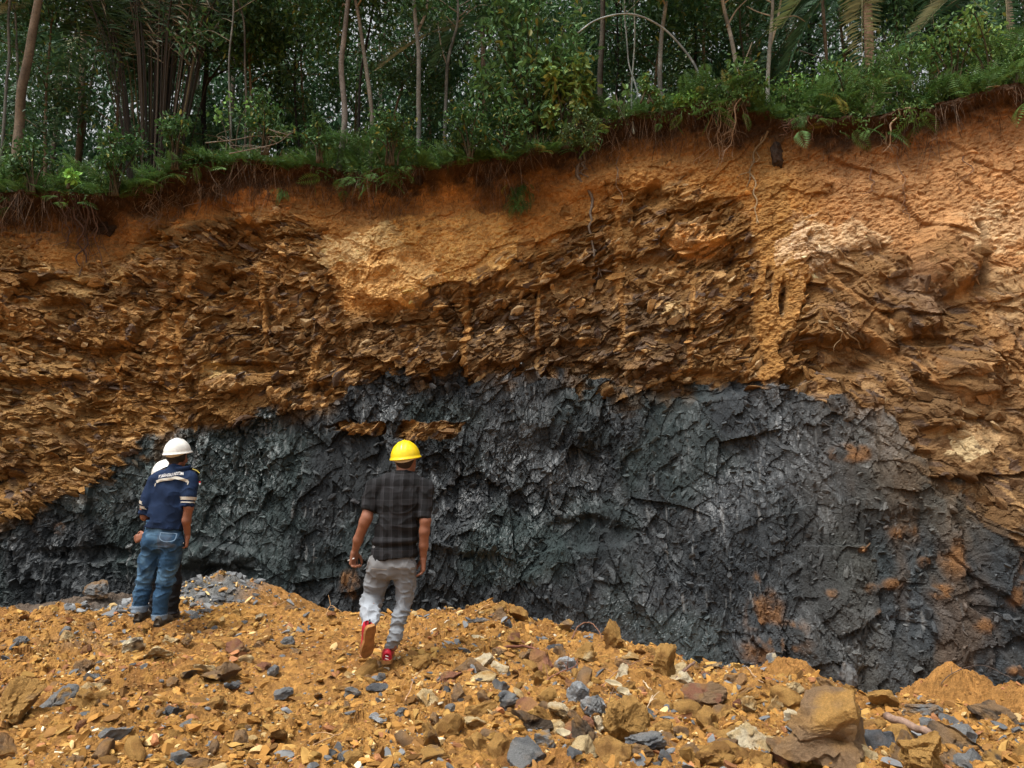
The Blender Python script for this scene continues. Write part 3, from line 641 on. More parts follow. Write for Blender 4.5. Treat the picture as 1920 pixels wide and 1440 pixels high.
for (nm, di, hn), lst in keys.items():
    for k, (d_, o) in enumerate(sorted(lst, key=lambda t: t[0])):
        o['label'] = (('nearest ' if len(lst) > 1 and k == 0 else ORD[min(k, 6)])+nm+' '+di+' the '+hn)
# gravel: too many to count
gr = np.random.default_rng(77)
def gravel(n, s0, s1, sub, seed, pw=2.2, ylo=2.9):
    r = np.random.default_rng(seed)
    Y = ylo+(9.9-ylo)*r.random(n)**1.25; a = r.uniform(R(-38), R(38), n); x = np.tan(a)*(Y+.3)
    cl = fbm(x*1.2, Y*1.2, 306, 3); tr = np.exp(-((x+1.5+.25*(Y-6))/.9)**2)*sstep(4.8, 5.6, Y)
    keep = r.random(n) < (.55+.9*cl)*(1-.6*tr)+.15; x, Y = x[keep], Y[keep]; n = len(x)
    g = ground_h(x, Y)[0]; s = s0*(s1/s0)**(r.random(n)**pw)
    px = 960+F_PX*x/Y; far = Y > pl(CRY, px)+.1
    pal = np.array([(.36, .18, .045), (.42, .245, .07), (.23, .115, .035), (.55, .38, .17), (.17, .175, .18), (.11, .115, .12), (.36, .16, .07), (.70, .62, .46)])
    ci = r.choice(8, n, p=[.36, .22, .17, .06, .07, .04, .07, .01])
    pile = far & ((x-mg.x)**2+(Y-9.6)**2 < 1.9**2) & (x < mg.x+.45)
    ci = np.where(pile & (r.random(n) < .8), r.choice([4, 4, 5, 5, 3], n), ci)
    ci = np.where(far & (x > 0), r.choice([2, 0, 6], n), ci)
    ci = np.where(far & (x < -2.4) & ~pile, r.choice([4, 5, 4, 3, 2], n), ci)
    s = np.where(far & (x > 0), s*.5, s)
    s = np.where((far & (x < -2)), s*1.3, s)
    c = pal[ci]*r.uniform(.55, 1.2, n)[:, None]
    scl = np.stack([s, s*r.uniform(.6, .95, n), s*r.uniform(.3, .8, n)], -1)
    return np.stack([x, Y, g+s*(.05 if s0 < .02 else .22)], -1), rot_np(r.normal(size=n)*.4, r.normal(size=n)*.4, r.uniform(0, 6.28, n)), scl, c, sub
ms = []
pr1 = [rock_np(1, 600+k, 6, .3, .75, 0) for k in range(10)]; pr2 = [rock_np(2, 700+k, 7, .22, .62, .02, (1, .85, .7)) for k in range(14)]
for i, (pr, args) in enumerate([(pr1, (70000, .006, .022, 1, 81, 1.6)), (pr2, (10000, .014, .042, 2, 82, 1.7)), (pr2, (5200, .026, .060, 2, 83, 1.3)), (pr2, (2800, .034, .068, 2, 84, 1.0))]):
    p_, r_, s_, c_, _ = gravel(*args)
    V, Fa, C = scatter(pr, gr.integers(0, len(pr), len(p_)), p_, r_, s_, c_)
    ms.append((V, Fa, C))
# extra chips on the grey spoil heap
p_ = []; r = np.random.default_rng(9); nn = 1500; aa = r.uniform(0, 6.28, nn); rr = 1.7*np.sqrt(r.random(nn)); hx, hy = mg.x+rr*np.cos(aa), 9.6+rr*np.sin(aa)
hz = ground_h(hx, hy)[0]; keep = (hx-mg.x < .45*r.random(nn)+.1); s = (.015*(.075/.015)**(r.random(nn)**1.6))[keep]; hx, hy, hz = hx[keep], hy[keep], hz[keep]; nn = len(hx)
cc = np.array([(.16, .165, .17), (.11, .115, .12), (.25, .26, .265), (.48, .33, .15), (.38, .2, .07)])[r.choice(5, nn, p=[.36, .3, .16, .08, .10])]
V, Fa, C = scatter(pr1, r.integers(0, 10, nn), np.stack([hx, hy, hz+s*.3], -1), rot_np(r.normal(size=nn)*.5, r.normal(size=nn)*.5, r.uniform(0, 6.28, nn)), np.stack([s, s*.8, s*.5], -1), cc)
ms.append((V, Fa, C))
off = 0; Vs, Fs, Cs = [], [], []
for V, Fa, C in ms: Vs.append(V); Fs.append(Fa+off); Cs.append(C); off += len(V)
tag(obj('gravel', mesh_np('gravel', np.concatenate(Vs), np.concatenate(Fs), False, np.concatenate(Cs), [M_gravel])), 'fine orange and grey gravel and stone chips over the ground', 'gravel', kind='stuff')

# ------------------------------------------------------------------ branches, twigs, fallen leaves on the rubble
M_wood = material('dead wood', (1, 1, 1), .8, .2, tint=True, noise=[(30, .7, 1.25)], bump=[(60, .004, 'n')])
def twig(name, pts, r0, r1, colr, label, cat, sides=0, group=None, lift=.02, seed=1):
    P = []
    for (px, py, dz) in pts:
        x, y, z = find_ground(px, py); P.append((x, y, z+dz+lift))
    C_ = curve_pts(P, 8); C_ = C_ + np.array([[.006*noise2(np.array(i*.7), np.array(seed*1.), s) for s in (1, 2, 3)] for i in range(len(C_))])
    mb = MB(); V, Fs = tube(C_, np.linspace(r0, r1, len(C_)), 9); mb.add(V, Fs, colr)
    rr = random.Random(seed)
    for k in range(sides):
        i = rr.randrange(len(C_)//4, len(C_)-2); d = np.array([rr.uniform(-1, 1), rr.uniform(-1, 1), rr.uniform(.1, .9)]); d = d/np.linalg.norm(d)*rr.uniform(.06, .16)
        V, Fs = tube(curve_pts([C_[i], C_[i]+d*.5+np.array([0, 0, .01]), C_[i]+d], 4), np.linspace(r1*1.1, r1*.5, 9), 6); mb.add(V, Fs, colr)
    return tag(obj(name, mb.mesh(name, M_wood, True)), label, cat, group)
twig('broken_branch', [(1664, 1384, .10), (1744, 1418, .10)], .024, .019, (.27, .18, .135), 'thick pinkish brown broken branch lying on the boulders at the lower right', 'branch')
twig('dry_root', [(930, 1226, .02), (985, 1226, .04), (1020, 1240, .03), (1036, 1256, .01)], .012, .006, (.17, .07, .045), 'dark red curved root lying in the middle of the rubble', 'root', 2)
twig('dry_root', [(1072, 1202, .0), (1086, 1192, .07), (1110, 1190, .08), (1130, 1204, .02)], .008, .005, (.16, .08, .05), 'thin root arching up at the crest left of the tall boulder', 'root')
twig('twig', [(1020, 1290, .01), (1035, 1282, .03), (1078, 1270, .06), (1082, 1262, .08)], .006, .003, (.2, .09, .06), 'reddish forked twig under the folded silver stone', 'twig', 3, seed=4)
twig('twig', [(1096, 1350, .03), (1112, 1342, .06), (1150, 1350, .05), (1195, 1354, .04)], .005, .003, (.22, .13, .08), 'thin dark twig lying across the large rounded orange rock', 'twig', 2, seed=5)
twig('twig', [(1205, 1290, .03), (1218, 1310, .05), (1224, 1320, .04), (1212, 1348, .03)], .005, .003, (.55, .42, .28), 'pale crooked twig right of the dry leaf', 'twig', 3, seed=6)
twig('branch_stub', [(1268, 1284, .02), (1285, 1274, .05), (1302, 1262, .07)], .012, .010, (.20, .13, .10), 'short brown stick poking out below the flat pale slab', 'stick', seed=7)
twig('twig', [(890, 1160, .04), (915, 1150, .06), (945, 1136, .05)], .006, .004, (.50, .30, .14), 'straw coloured stick lying on the crest left of the orange lump', 'stick', 1, seed=8)
twig('twig', [(1400, 1262, .03), (1420, 1284, .02), (1432, 1290, .02)], .004, .003, (.40, .28, .18), 'short thin twig below the cliff foot mound', 'twig', seed=9)
twig('twig', [(560, 1440, .02), (600, 1414, .04), (645, 1392, .03)], .005, .003, (.45, .28, .15), 'long thin straw coloured twig at the lower middle left', 'twig', 1, seed=10)
twig('twig', [(760, 1328, .03), (772, 1305, .06), (777, 1292, .05)], .004, .002, (.42, .25, .15), 'small upright twig below the red shoes', 'twig', 1, seed=11)
twig('twig', [(500, 1146, .02), (520, 1144, .03), (536, 1138, .05)], .007, .005, (.45, .27, .12), 'straw coloured stick at the foot of the grey spoil heap', 'stick', seed=12)
twig('twig', [(610, 1160, .02), (620, 1150, .06), (640, 1158, .04)], .004, .003, (.42, .25, .12), 'small bent twig on the crest left of the walking man', 'twig', 2, seed=13)
twig('twig', [(1760, 1302, .0), (1780, 1286, .06), (1840, 1276, .12), (1900, 1300, .1)], .004, .003, (.08, .06, .05), 'black wiry twig over the brown earth mound at the right edge', 'twig', 1, seed=14)
twig('twig', [(1130, 1298, .02), (1160, 1276, .05), (1200, 1258, .06), (1212, 1250, .06)], .004, .002, (.32, .18, .11), 'slender brown twig behind the dry leaf', 'twig', 2, seed=15)
M_dry = material('dry leaf', (.50, .42, .27), .7, .25, noise=[(20, .8, 1.15)], translucent=.25)
def dry_leaf(px, py, L_, W_, rz, curl, label, c=None):
    x, y, z = find_ground(px, py); u = np.linspace(-1, 1, 13); v = np.linspace(-1, 1, 7); U, V_ = np.meshgrid(u, v, indexing='ij')
    wd = (1-U**2)**.8*W_; P = np.stack([U*L_, V_*wd, curl*(V_**2*wd*1.2)+.25*L_*U**2+.12*wd*np.sin(U*7+V_)], -1).reshape(-1, 3)
    o = obj('dry_leaf', mesh_np('dry_leaf', P, grid_faces(13, 7), True, None, [M_dry])); o.location = (x, y, z+.06); o.rotation_euler = (R(38), R(12), rz)
    tag(o, label, 'leaf'); sm = o.modifiers.new('thickness', 'SOLIDIFY'); sm.thickness = .0015
dry_leaf(1165, 1316, .085, .035, .9, .5, 'large curled dry leaf standing in the rubble above the rounded orange rock')
dry_leaf(1150, 1300, .065, .022, -.2, .8, 'pale folded dry leaf leaning on the large curled one')
dry_leaf(895, 1210, .06, .025, .2, .2, 'pale cream dry leaf flat on the central slope')
dry_leaf(737, 1250, .06, .016, .6, .3, 'pale dry leaf beside the heel of the standing red shoe')
dry_leaf(1055, 1396, .05, .025, .4, .2, 'pale dry leaf right of the two coloured grey block')
# ================================================================== PEOPLE
def surface_nets(D, org, h):
    s = D < 0; nx, ny, nz = D.shape
    c = sum(s[a:nx-1+a, b:ny-1+b, d:nz-1+d].astype(np.int8) for a in (0, 1) for b in (0, 1) for d in (0, 1))
    act = (c > 0) & (c < 8); idx = np.full(act.shape, -1, np.int64); I = np.argwhere(act); idx[act] = np.arange(len(I))
    acc = np.zeros((len(I), 3)); cnt = np.zeros(len(I))
    cor = [(a, b, d) for a in (0, 1) for b in (0, 1) for d in (0, 1)]
    for p in cor:
        for q in cor:
            if sum(abs(p[i]-q[i]) for i in range(3)) == 1 and p < q:
                a = D[I[:, 0]+p[0], I[:, 1]+p[1], I[:, 2]+p[2]]; b = D[I[:, 0]+q[0], I[:, 1]+q[1], I[:, 2]+q[2]]
                m = (a < 0) != (b < 0); t = np.where(m, a/(a-b+1e-12), 0)
                e = np.array(p)[None]+t[:, None]*(np.array(q)-np.array(p))[None]
                acc += e*m[:, None]; cnt += m
    V = (I+acc/cnt[:, None])*h+np.array(org)
    Q = []
    for ax in range(3):
        o1, o2 = [(1, 2), (2, 0), (0, 1)][ax]
        sl_a = [slice(None)]*3; sl_b = [slice(None)]*3; sl_a[ax] = slice(0, -1); sl_b[ax] = slice(1, None)
        a = s[tuple(sl_a)]; b = s[tuple(sl_b)]
        for flip, m in ((0, a & ~b), (1, ~a & b)):
            E = np.argwhere(m); E = E[(E[:, o1] > 0) & (E[:, o2] > 0) & (E[:, o1] < D.shape[o1]-1) & (E[:, o2] < D.shape[o2]-1)]
            def cell(d1, d2):
                e = E.copy(); e[:, o1] += d1; e[:, o2] += d2; return idx[e[:, 0], e[:, 1], e[:, 2]]
            q = np.stack([cell(-1, -1), cell(0, -1), cell(0, 0), cell(-1, 0)], -1)
            Q.append(q[:, ::-1] if flip else q)
    Q = np.concatenate(Q); return V, Q[(Q >= 0).all(1)]
class Sdf:
    """smoothly joined tapered limbs and balls; scale squashes a limb across"""
    def __init__(s, lo, hi, h): s.lo = np.array(lo, float); s.h = h; s.n = np.ceil((np.array(hi)-s.lo)/h).astype(int); s.D = np.full(s.n, .25, np.float32); s.ax = [s.lo[i]+h*np.arange(s.n[i]) for i in range(3)]
    def _op(s, lo, hi, fn, k, sub=False):
        sl = []
        for i in range(3):
            a = max(0, int((lo[i]-s.lo[i])/s.h)); b = min(s.n[i], int((hi[i]-s.lo[i])/s.h)+2)
            if b <= a: return
            sl.append(slice(a, b))
        X, Y, Z = np.meshgrid(*[s.ax[i][sl[i]] for i in range(3)], indexing='ij'); d = fn(X, Y, Z); o = s.D[tuple(sl)]
        if sub: s.D[tuple(sl)] = np.maximum(o, -d); return
        hh = np.clip(.5+.5*(o-d)/k, 0, 1); s.D[tuple(sl)] = o*(1-hh)+d*hh-k*hh*(1-hh)
    def limb(s, a, b, ra, rb, k=.02, sq=(1, 1, 1), sub=False):
        a = np.array(a, float); b = np.array(b, float); sq = np.array(sq, float); m = max(ra, rb)*max(sq)+k*1.5+s.h*3
        def f(X, Y, Z):
            px, py, pz = (X-a[0])/sq[0], (Y-a[1])/sq[1], (Z-a[2])/sq[2]; ab = (b-a)/sq; L2 = ab@ab+1e-12
            t = np.clip((px*ab[0]+py*ab[1]+pz*ab[2])/L2, 0, 1)
            return (np.sqrt((px-t*ab[0])**2+(py-t*ab[1])**2+(pz-t*ab[2])**2)-(ra+(rb-ra)*t))*min(sq)
        s._op(np.minimum(a, b)-m, np.maximum(a, b)+m, f, k, sub)
    def chain(s, pts, k=.02, sq=(1, 1, 1)):
        for (p, r), (q, r2) in zip(pts[:-1], pts[1:]): s.limb(p, q, r, r2, k, sq)
    def cut(s, point, nrm):
        n = np.array(nrm, float)/np.linalg.norm(nrm); X, Y, Z = np.meshgrid(*s.ax, indexing='ij')
        d = (X-point[0])*n[0]+(Y-point[1])*n[1]+(Z-point[2])*n[2]; s.D = np.maximum(s.D, d.astype(np.float32))
    def warp(s, fn): X, Y, Z = np.meshgrid(*s.ax, indexing='ij'); s.D += fn(X, Y, Z).astype(np.float32)
    def mesh(s, name, mat, col=None, disp=None):
        V, Q = surface_nets(s.D, s.lo, s.h)
        if disp is not None:
            me0 = mesh_np('t', V, Q, True); N = np.empty(len(V)*3, np.float32); me0.vertices.foreach_get('normal', N); N = N.reshape(-1, 3); bpy.data.meshes.remove(me0)
            V = V + N*disp(V, N)[:, None]
        c = None if col is None else col(V)
        return mesh_np(name, V, Q, True, c, [mat])
def hand(S_, wrist, d, palm, thumb_side, curl=(.5, .6, .7, .8), size=1.0, thumb=.6):
    """five separate fingers; d: along the hand, palm: the way the palm faces, thumb_side: towards the thumb"""
    d = np.array(d, float); d /= np.linalg.norm(d); t = np.array(thumb_side, float); t -= d*(t@d); t /= np.linalg.norm(t); n = np.array(palm, float); n -= d*(n@d); n -= t*(n@t); n /= np.linalg.norm(n)
    w_ = np.array(wrist, float); tips = []
    for i, (off_, L_, r_) in enumerate([(.030, .072, .0092), (.010, .080, .0094), (-.010, .074, .0090), (-.029, .058, .0080)]):
        k0 = w_ + d*.086*size + t*off_*size*1.02
        S_.limb(w_+t*off_*.55*size+d*.01, k0, .016*size, .0135*size, .018)
        p = k0; ang = .12; dirn = d
        for j, f in enumerate((.46, .30, .24)):
            ang += curl[i]*(.75, 1.0, .8)[j]
            dirn = d*cos(ang)+n*sin(ang); q = p+dirn*L_*f*size; S_.limb(p, q, r_*size*(1-.08*j), r_*size*(.94-.09*j), .004); p = q
        tips.append(p)
    b = w_+d*.022*size+t*.026*size; q = b+(d*.55+t*.75+n*.3)*.040*size; q2 = q+(d*.85+t*(.4-.5*thumb)+n*(.2+.5*thumb))*.032*size; q3 = q2+(d*.9+t*(.1-.6*thumb)+n*(.2+.6*thumb))*.026*size
    S_.limb(b, q, .019*size, .0125*size, .012); S_.limb(q, q2, .0122*size, .0108*size, .004); S_.limb(q2, q3, .0108*size, .009*size, .003)
    return tips
def head(S_, c, tiltf=0, yaw=0, roll=0):
    """c: centre of the skull; faces +Y before yaw"""
    M = np.array(Matrix.Rotation(yaw, 3, 'Z') @ Matrix.Rotation(roll, 3, 'Y') @ Matrix.Rotation(-tiltf, 3, 'X')); P = lambda x, y, z: np.array(c)+M@np.array([x, y, z])
    S_.limb(P(0, -.018, .018), P(0, .022, .020), .078, .074, .02); S_.limb(P(0, .0, -.02), P(0, .035, -.055), .066, .052, .03)
    S_.limb(P(0, .045, -.085), P(0, .062, -.098), .034, .022, .03); S_.limb(P(-.04, .02, -.07), P(.04, .02, -.07), .026, .026, .03)
    S_.limb(P(0, .088, -.005), P(0, .108, -.038), .008, .013, .010); S_.limb(P(-.014, .096, -.040), P(.014, .096, -.040), .008, .008, .006)
    S_.limb(P(-.036, .080, .018), P(.036, .080, .018), .012, .012, .014)
    for s_ in (-1, 1):
        S_.limb(P(s_*.032, .098, -.004), P(s_*.030, .100, -.004), .011, .011, sub=True) if False else None
        S_.limb(P(s_*.080, -.004, .006), P(s_*.076, .004, -.030), .016, .010, .006, (.45, 1, 1)); S_.limb(P(s_*.045, .070, -.035), P(s_*.038, .075, -.05), .02, .02, .02)
    S_.limb(P(-.020, .094, -.064), P(.020, .094, -.064), .0075, .0075, .006); S_.limb(P(-.016, .091, -.074), P(.016, .091, -.074), .008, .008, .006)
    return P, M
def helmet(parent, c, M, mat, band_mat, sx=.112, sy=.136, sz=.127, peak=.05, ridges=1):
    """hard hat: shell with brim, peak and ridge, harness band under it at the back"""
    nu, nv = 72, 26; u = np.linspace(0, 2*pi, nu, endpoint=False); mb = MB()
    def ring(rad, z, wob=0): return rad, z
    prof = [(sin(a), cos(a)) for a in np.linspace(.02, pi/2*.98, nv)]
    rows = []
    for (r_, z_) in prof:
        zz = z_*sz; x = sx*r_*np.sin(u); y = sy*r_*np.cos(u)
        rg_ = (.007*np.exp(-(x/.014)**2)+.004*ridges*(np.exp(-((np.abs(x)-.042)/.010)**2)))*sstep(.05, .5, z_)*1.0
        rows.append(np.stack([x*(1+.04*(1-z_)), y*(1+.04*(1-z_)), zz+rg_+0*u], -1))
    f = np.clip(np.cos(u), 0, 1)**1.6*peak; bk = .010+0*u
    for k, (e, dz) in enumerate([(.35, -.004), (.8, -.010), (1.0, -.014), (.95, -.018), (.3, -.012)]):
        x = (sx*1.04+(bk)*e)*np.sin(u); y = (sy*1.04+(bk+f)*e)*np.cos(u); rows.append(np.stack([x, y, dz-.12*f*e-.012*np.cos(2*u)*e*0+0*u], -1))
    for a in np.linspace(pi/2*.95, .02, 12): rows.append(np.stack([(sx*.965)*sin(a)*np.sin(u), (sy*.965)*sin(a)*np.cos(u), cos(a)*(sz-.006)-.002+0*u], -1))
    V = np.concatenate(rows); n = len(rows); i = np.arange(n-1)[:, None]*nu; j = np.arange(nu)[None]; k = (j+1) % nu
    Fa = np.stack([i+j, i+k, i+nu+k, i+nu+j], -1).reshape(-1, 4)[:, ::-1]
    V = np.vstack([V, [[0, 0, sz+.0072]], [[0, 0, sz-.008]]]); top = np.stack([np.arange(nu), (np.arange(nu)+1) % nu, np.full(nu, len(V)-2)], -1)[:, ::-1]; bot = np.stack([(n-1)*nu+np.arange(nu), (n-1)*nu+(np.arange(nu)+1) % nu, np.full(nu, len(V)-1)], -1)
    V = V@M.T+np.array(c); o = obj('helmet', mesh_np('helmet', V, [Fa, top, bot], True, None, [mat]), parent)
    a = np.linspace(R(-78), R(78), 30); rows = []
    for rad, z in ((.0, -.008), (.0, -.030), (-.004, -.030), (-.004, -.008)):
        zz = z-.012*np.cos(a*2); rows.append(np.stack([(sx*.90+rad)*np.sin(a), -(sy*.86+rad)*np.cos(a), zz], -1))
    V = np.stack(rows, 0); V = np.concatenate([V, V[:1]]).reshape(-1, 3)@M.T+np.array(c); obj('harness_band', mesh_np('harness_band', V, grid_faces(5, 30), True, None, [band_mat]), o)
    return o
M_skin = material('skin', (.23, .095, .055), .5, .4, noise=[(12, .85, 1.15)], bump=[(150, .001, 'n')])
M_hair = material('black hair', (.012, .010, .009), .55, .4, bump=[(220, .004, 'n')])
M_white = material('white hard hat', (.80, .80, .76), .38, .5, noise=[(14, .72, 1.04), (50, .9, 1.04)])
M_yellow = material('yellow hard hat', (.86, .62, .01), .32, .5, noise=[(14, .78, 1.03), (50, .92, 1.03)])
M_band = material('harness band', (.68, .65, .55), .7, .3)
M_navy = material('navy cotton', (.008, .020, .055), .85, .2, noise=[(14, .85, 1.2)], bump=[(300, .0008, 'n')])
M_tape = material('grey reflective tape', (.47, .44, .38), .4, .5)
M_text = material('white lettering', (.75, .75, .75), .6, .3)
M_jeans = material('blue denim', (1, 1, 1), .85, .2, tint=True, noise=[(40, .85, 1.15)], bump=[(250, .001, 'n')])
M_trous = material('grey cotton trousers', (1, 1, 1), .8, .2, tint=True, bump=[(250, .0008, 'n')])
M_black = material('black cloth', (.012, .012, .014), .8, .2, bump=[(200, .001, 'n')])
M_boot = material('worn leather boot', (.075, .06, .045), .7, .3, noise=[(20, .7, 1.5)], bump=[(80, .003, 'n')])
M_redshoe = material('red shoe', (.42, .012, .03), .55, .4, noise=[(18, .85, 1.15)])
M_gum = material('muddy gum sole', (.36, .17, .06), .8, .2, noise=[(22, .65, 1.25)], bump=[(90, .004, 'n')])
M_whites = material('white trim', (.75, .73, .70), .6, .3)
M_dark = material('black plastic', (.012, .010, .010), .3, .5)
def plaid():
    m = material('black plaid cotton', (.03, .03, .034), .85, .2, bump=[(250, .0008, 'n')]); n = m.node_tree; N = n.nodes; L = n.links; b = N['Principled BSDF']
    tc = N.new('ShaderNodeTexCoord'); nz = N.new('ShaderNodeTexNoise'); nz.inputs['Scale'].default_value = 5; L.new(tc.outputs['Object'], nz.inputs['Vector'])
    off = N.new('ShaderNodeVectorMath'); off.operation = 'SCALE'; off.inputs['Scale'].default_value = .03; L.new(nz.outputs['Color'], off.inputs[0])
    ad = N.new('ShaderNodeVectorMath'); ad.operation = 'ADD'; L.new(tc.outputs['Object'], ad.inputs[0]); L.new(off.outputs[0], ad.inputs[1])
    sp = N.new('ShaderNodeSeparateXYZ'); L.new(ad.outputs[0], sp.inputs[0])
    def mt(op, a, b_=None):
        x = N.new('ShaderNodeMath'); x.operation = op
        for i, v in enumerate((a, b_)):
            if v is None: continue
            if isinstance(v, (int, float)): x.inputs[i].default_value = v
            else: L.new(v, x.inputs[i])
        return x.outputs[0]
    def lines(axis, per, wd, ph): return mt('LESS_THAN', mt('FRACT', mt('ADD', mt('DIVIDE', axis, per), ph)), wd/per)
    def band(axis, per, wd, ph): return lines(axis, per, wd, ph)
    total = mt('ADD', mt('MULTIPLY', lines(sp.outputs[0], .074, .003, .3), .021), mt('MULTIPLY', lines(sp.outputs[2], .098, .003, .1), .018))
    total = mt('ADD', total, mt('MULTIPLY', band(sp.outputs[0], .074, .026, .62), .009)); total = mt('ADD', total, mt('MULTIPLY', band(sp.outputs[2], .098, .04, .5), .006)); total = mt('ADD', total, .006)
    cb = N.new('ShaderNodeCombineColor'); L.new(total, cb.inputs[0]); L.new(total, cb.inputs[1]); L.new(mt('MULTIPLY', total, 1.12), cb.inputs[2]); L.new(cb.outputs[0], b.inputs['Base Color']); return m
M_plaid = plaid()
def folds(amp, sc=(9, 9, 22), seed=1, sharp=1.0):
    def f(V, N=None):
        a = noise3(V[:, 0]*sc[0]+3*seed, V[:, 1]*sc[1], V[:, 2]*sc[2]+2.2*noise3(V[:, 0]*7, V[:, 1]*7, V[:, 2]*5, seed+4), seed); b = noise3(V[:, 0]*sc[0]*2.1, V[:, 1]*sc[1]*2.1+seed, V[:, 2]*sc[2]*1.8, seed+1)
        return amp*((1-2*np.sqrt(np.abs(a)+.01))*1.1+.6*(1-2*np.sqrt(np.abs(b)+.01)))
    return f
from mathutils.bvhtree import BVHTree
def bvh_of(me): return BVHTree.FromPolygons([v.co for v in me.vertices], [p.vertices[:] for p in me.polygons])
def strip_on(bv, pts, width, off=.004, n=40, direc=(0, 1, 0), start=-.6):
    """a band laid on cloth: pts are (x, z) along the middle, looked for along direc"""
    C_ = curve_pts([(a, 0, b) for a, b in pts], max(4, n//len(pts))); T = np.gradient(C_, axis=0); T /= np.linalg.norm(T, axis=1, keepdims=True); Nn = np.stack([-T[:, 2], 0*T[:, 0], T[:, 0]], -1)
    rows = []
    for f in np.linspace(-.5, .5, 5):
        row = []
        for p in C_+Nn*width*f:
            h_ = bv.ray_cast(Vector((p[0], start, p[2])), Vector(direc)); row.append(list((h_[0]-Vector(direc)*off)) if h_[0] else [p[0], 0, p[2]])
        rows.append(row)
    V = np.array(rows); ys = V[..., 1]; ok = np.abs(ys-np.median(ys)) < .25; V[..., 1] = np.where(ok, ys, np.median(ys))
    return V.reshape(-1, 3), grid_faces(5, len(C_))
def ring_on(bv, a, b, t0, t1, off=.004, n=40):
    a = Vector(a); b = Vector(b); ax = (b-a).normalized(); u = ax.orthogonal().normalized(); v = ax.cross(u); rows = []
    for t in np.linspace(t0, t1, 4):
        c = a.lerp(b, t); row = []
        for k in range(n+1):
            d = u*cos(2*pi*k/n)+v*sin(2*pi*k/n); h_ = bv.ray_cast(c+d*.16, -d); row.append(list(h_[0]+d*off) if h_[0] and (h_[0]-c).length < .078 else list(c+d*.062))
        rows.append(row)
    return np.array(rows).reshape(-1, 3), grid_faces(4, n+1)

# ---------------- the man in the plaid shirt, walking away with his left foot lifted behind him
Y3 = 6.05; K3 = float(zat(832, Y3)-zat(1240, Y3))/408
r3 = empty('person', (at(745, 1240, Y3).x, Y3, at(745, 1240, Y3).z))
tag(r3, 'man in black plaid shirt, grey trousers and yellow helmet walking with his left foot lifted', 'person')
def Q3(px, py, y=0): p = at(px, py, Y3)-at(745, 1240, Y3); return np.array([p.x if py else (px-745)*K3, y, p.z])
lo, hi = (-.48, -.48, -.03), (.40, .36, 1.72)
B = Sdf(lo, hi, .0055)
hc = Q3(759, 864, .05); P, Mh = head(B, hc, .10, R(-6), R(-5))
B.limb(Q3(757, 880, .02), Q3(753, 905, -.01), .058, .066, .03)
B.chain([(Q3(750, 915, 0), .10), (Q3(745, 960, 0), .10), (Q3(740, 1030, 0), .10)], .03, (1.2, .8, 1))
B.chain([(Q3(754, 1055, 0), .085), (Q3(757, 1127, .03), .044), (Q3(749, 1160, .0), .038), (Q3(738, 1212, -.02), .032)], .04); B.chain([(Q3(716, 1055, 0), .085), (Q3(697, 1116, .06), .030), (Q3(700, 1165, -.16), .034)], .04)
la = [(Q3(699, 912, 0), .048), (Q3(690, 970, -.05), .044), (Q3(686, 978, -.05), .041), (Q3(672, 1012, -.01), .037), (Q3(664, 1034, .03), .026)]
ra = [(Q3(797, 915, 0), .048), (Q3(799, 975, -.05), .042), (Q3(797, 995, -.045), .040), (Q3(795, 1022, -.02), .035), (Q3(793, 1046, .01), .026)]
B.chain(la, .02); B.chain(ra, .02)
t1 = hand(B, Q3(663, 1036, .03), (-.10, .12, -1), (.75, -.25, .1), (.55, .8, 0), (.85, .95, .9, .9), 1.0, .1)
t2 = hand(B, Q3(793, 1047, .01), (-.02, .10, -1), (-.9, -.2, 0), (-.3, .9, 0), (.35, .42, .5, .55), 1.0, .5)
body = obj('body', B.mesh('body', M_skin), r3)
for s_ in (-1, 1):
    V, Fa = ICO[3]; obj('eye', mesh_np('eye', V*.012+P(s_*.031, .083, .0), Fa, True, None, [M_whites]), r3)
H = Sdf(hc-.16, hc+.16, .006)
H.limb(P(0, -.024, .022), P(0, .010, .030), .080, .076, .01); H.limb(P(0, -.045, -.035), P(0, -.045, -.02), .052, .055, .03)
H.cut(P(0, 0, -.062), Mh@np.array([0, .5, -1])); obj('hair', H.mesh('hair', material('cropped black hair', (.035, .02, .014), .8, .2, bump=[(300, .003, 'n')])), r3)
helmet(r3, P(0, .0, .035), Mh@np.array(Matrix.Rotation(R(10), 3, 'X')), M_yellow, M_band)
T = Sdf(lo, hi, .0065)
T.chain([(Q3(752, 915, 0), .150), (Q3(748, 945, 0), .160), (Q3(744, 990, -.005), .158), (Q3(740, 1020, 0), .162), (Q3(737, 1038, 0), .166)], .03, (1.24, .80, 1)) if False else None
for (ax_, ay_, wx_, r_) in [((752, 912), (750, 940), 1.30, (.122, .140)), ((750, 940), (745, 985), 1.24, (.140, .136)), ((745, 985), (738, 1042), 1.22, (.136, .150))]:
    T.limb(Q3(*ax_), Q3(*ay_), r_[0], r_[1], .03, (wx_, .86, 1))
T.limb(Q3(728, 899, -.01), Q3(702, 914, 0), .054, .055, .04); T.limb(Q3(775, 899, -.01), Q3(798, 915, 0), .054, .055, .04)
T.chain([(Q3(700, 912, 0), .062), (Q3(692, 952, -.035), .058)], .03); T.chain([(Q3(799, 914, 0), .061), (Q3(797, 965, -.04), .057)], .03)
T.limb(Q3(756, 893, .0), Q3(756, 905, -.01), .072, .080, .03)
X_, Y_, Z_ = np.meshgrid(*T.ax, indexing='ij')
T.D = np.maximum(T.D, np.where(np.abs(X_-Q3(740, 0)[0]) < .22, (Q3(0, 1048)[2]+.02*np.sin(X_*9+1)-.03*(X_-Q3(740, 0)[0]))-Z_, -1).astype(np.float32)*.9)
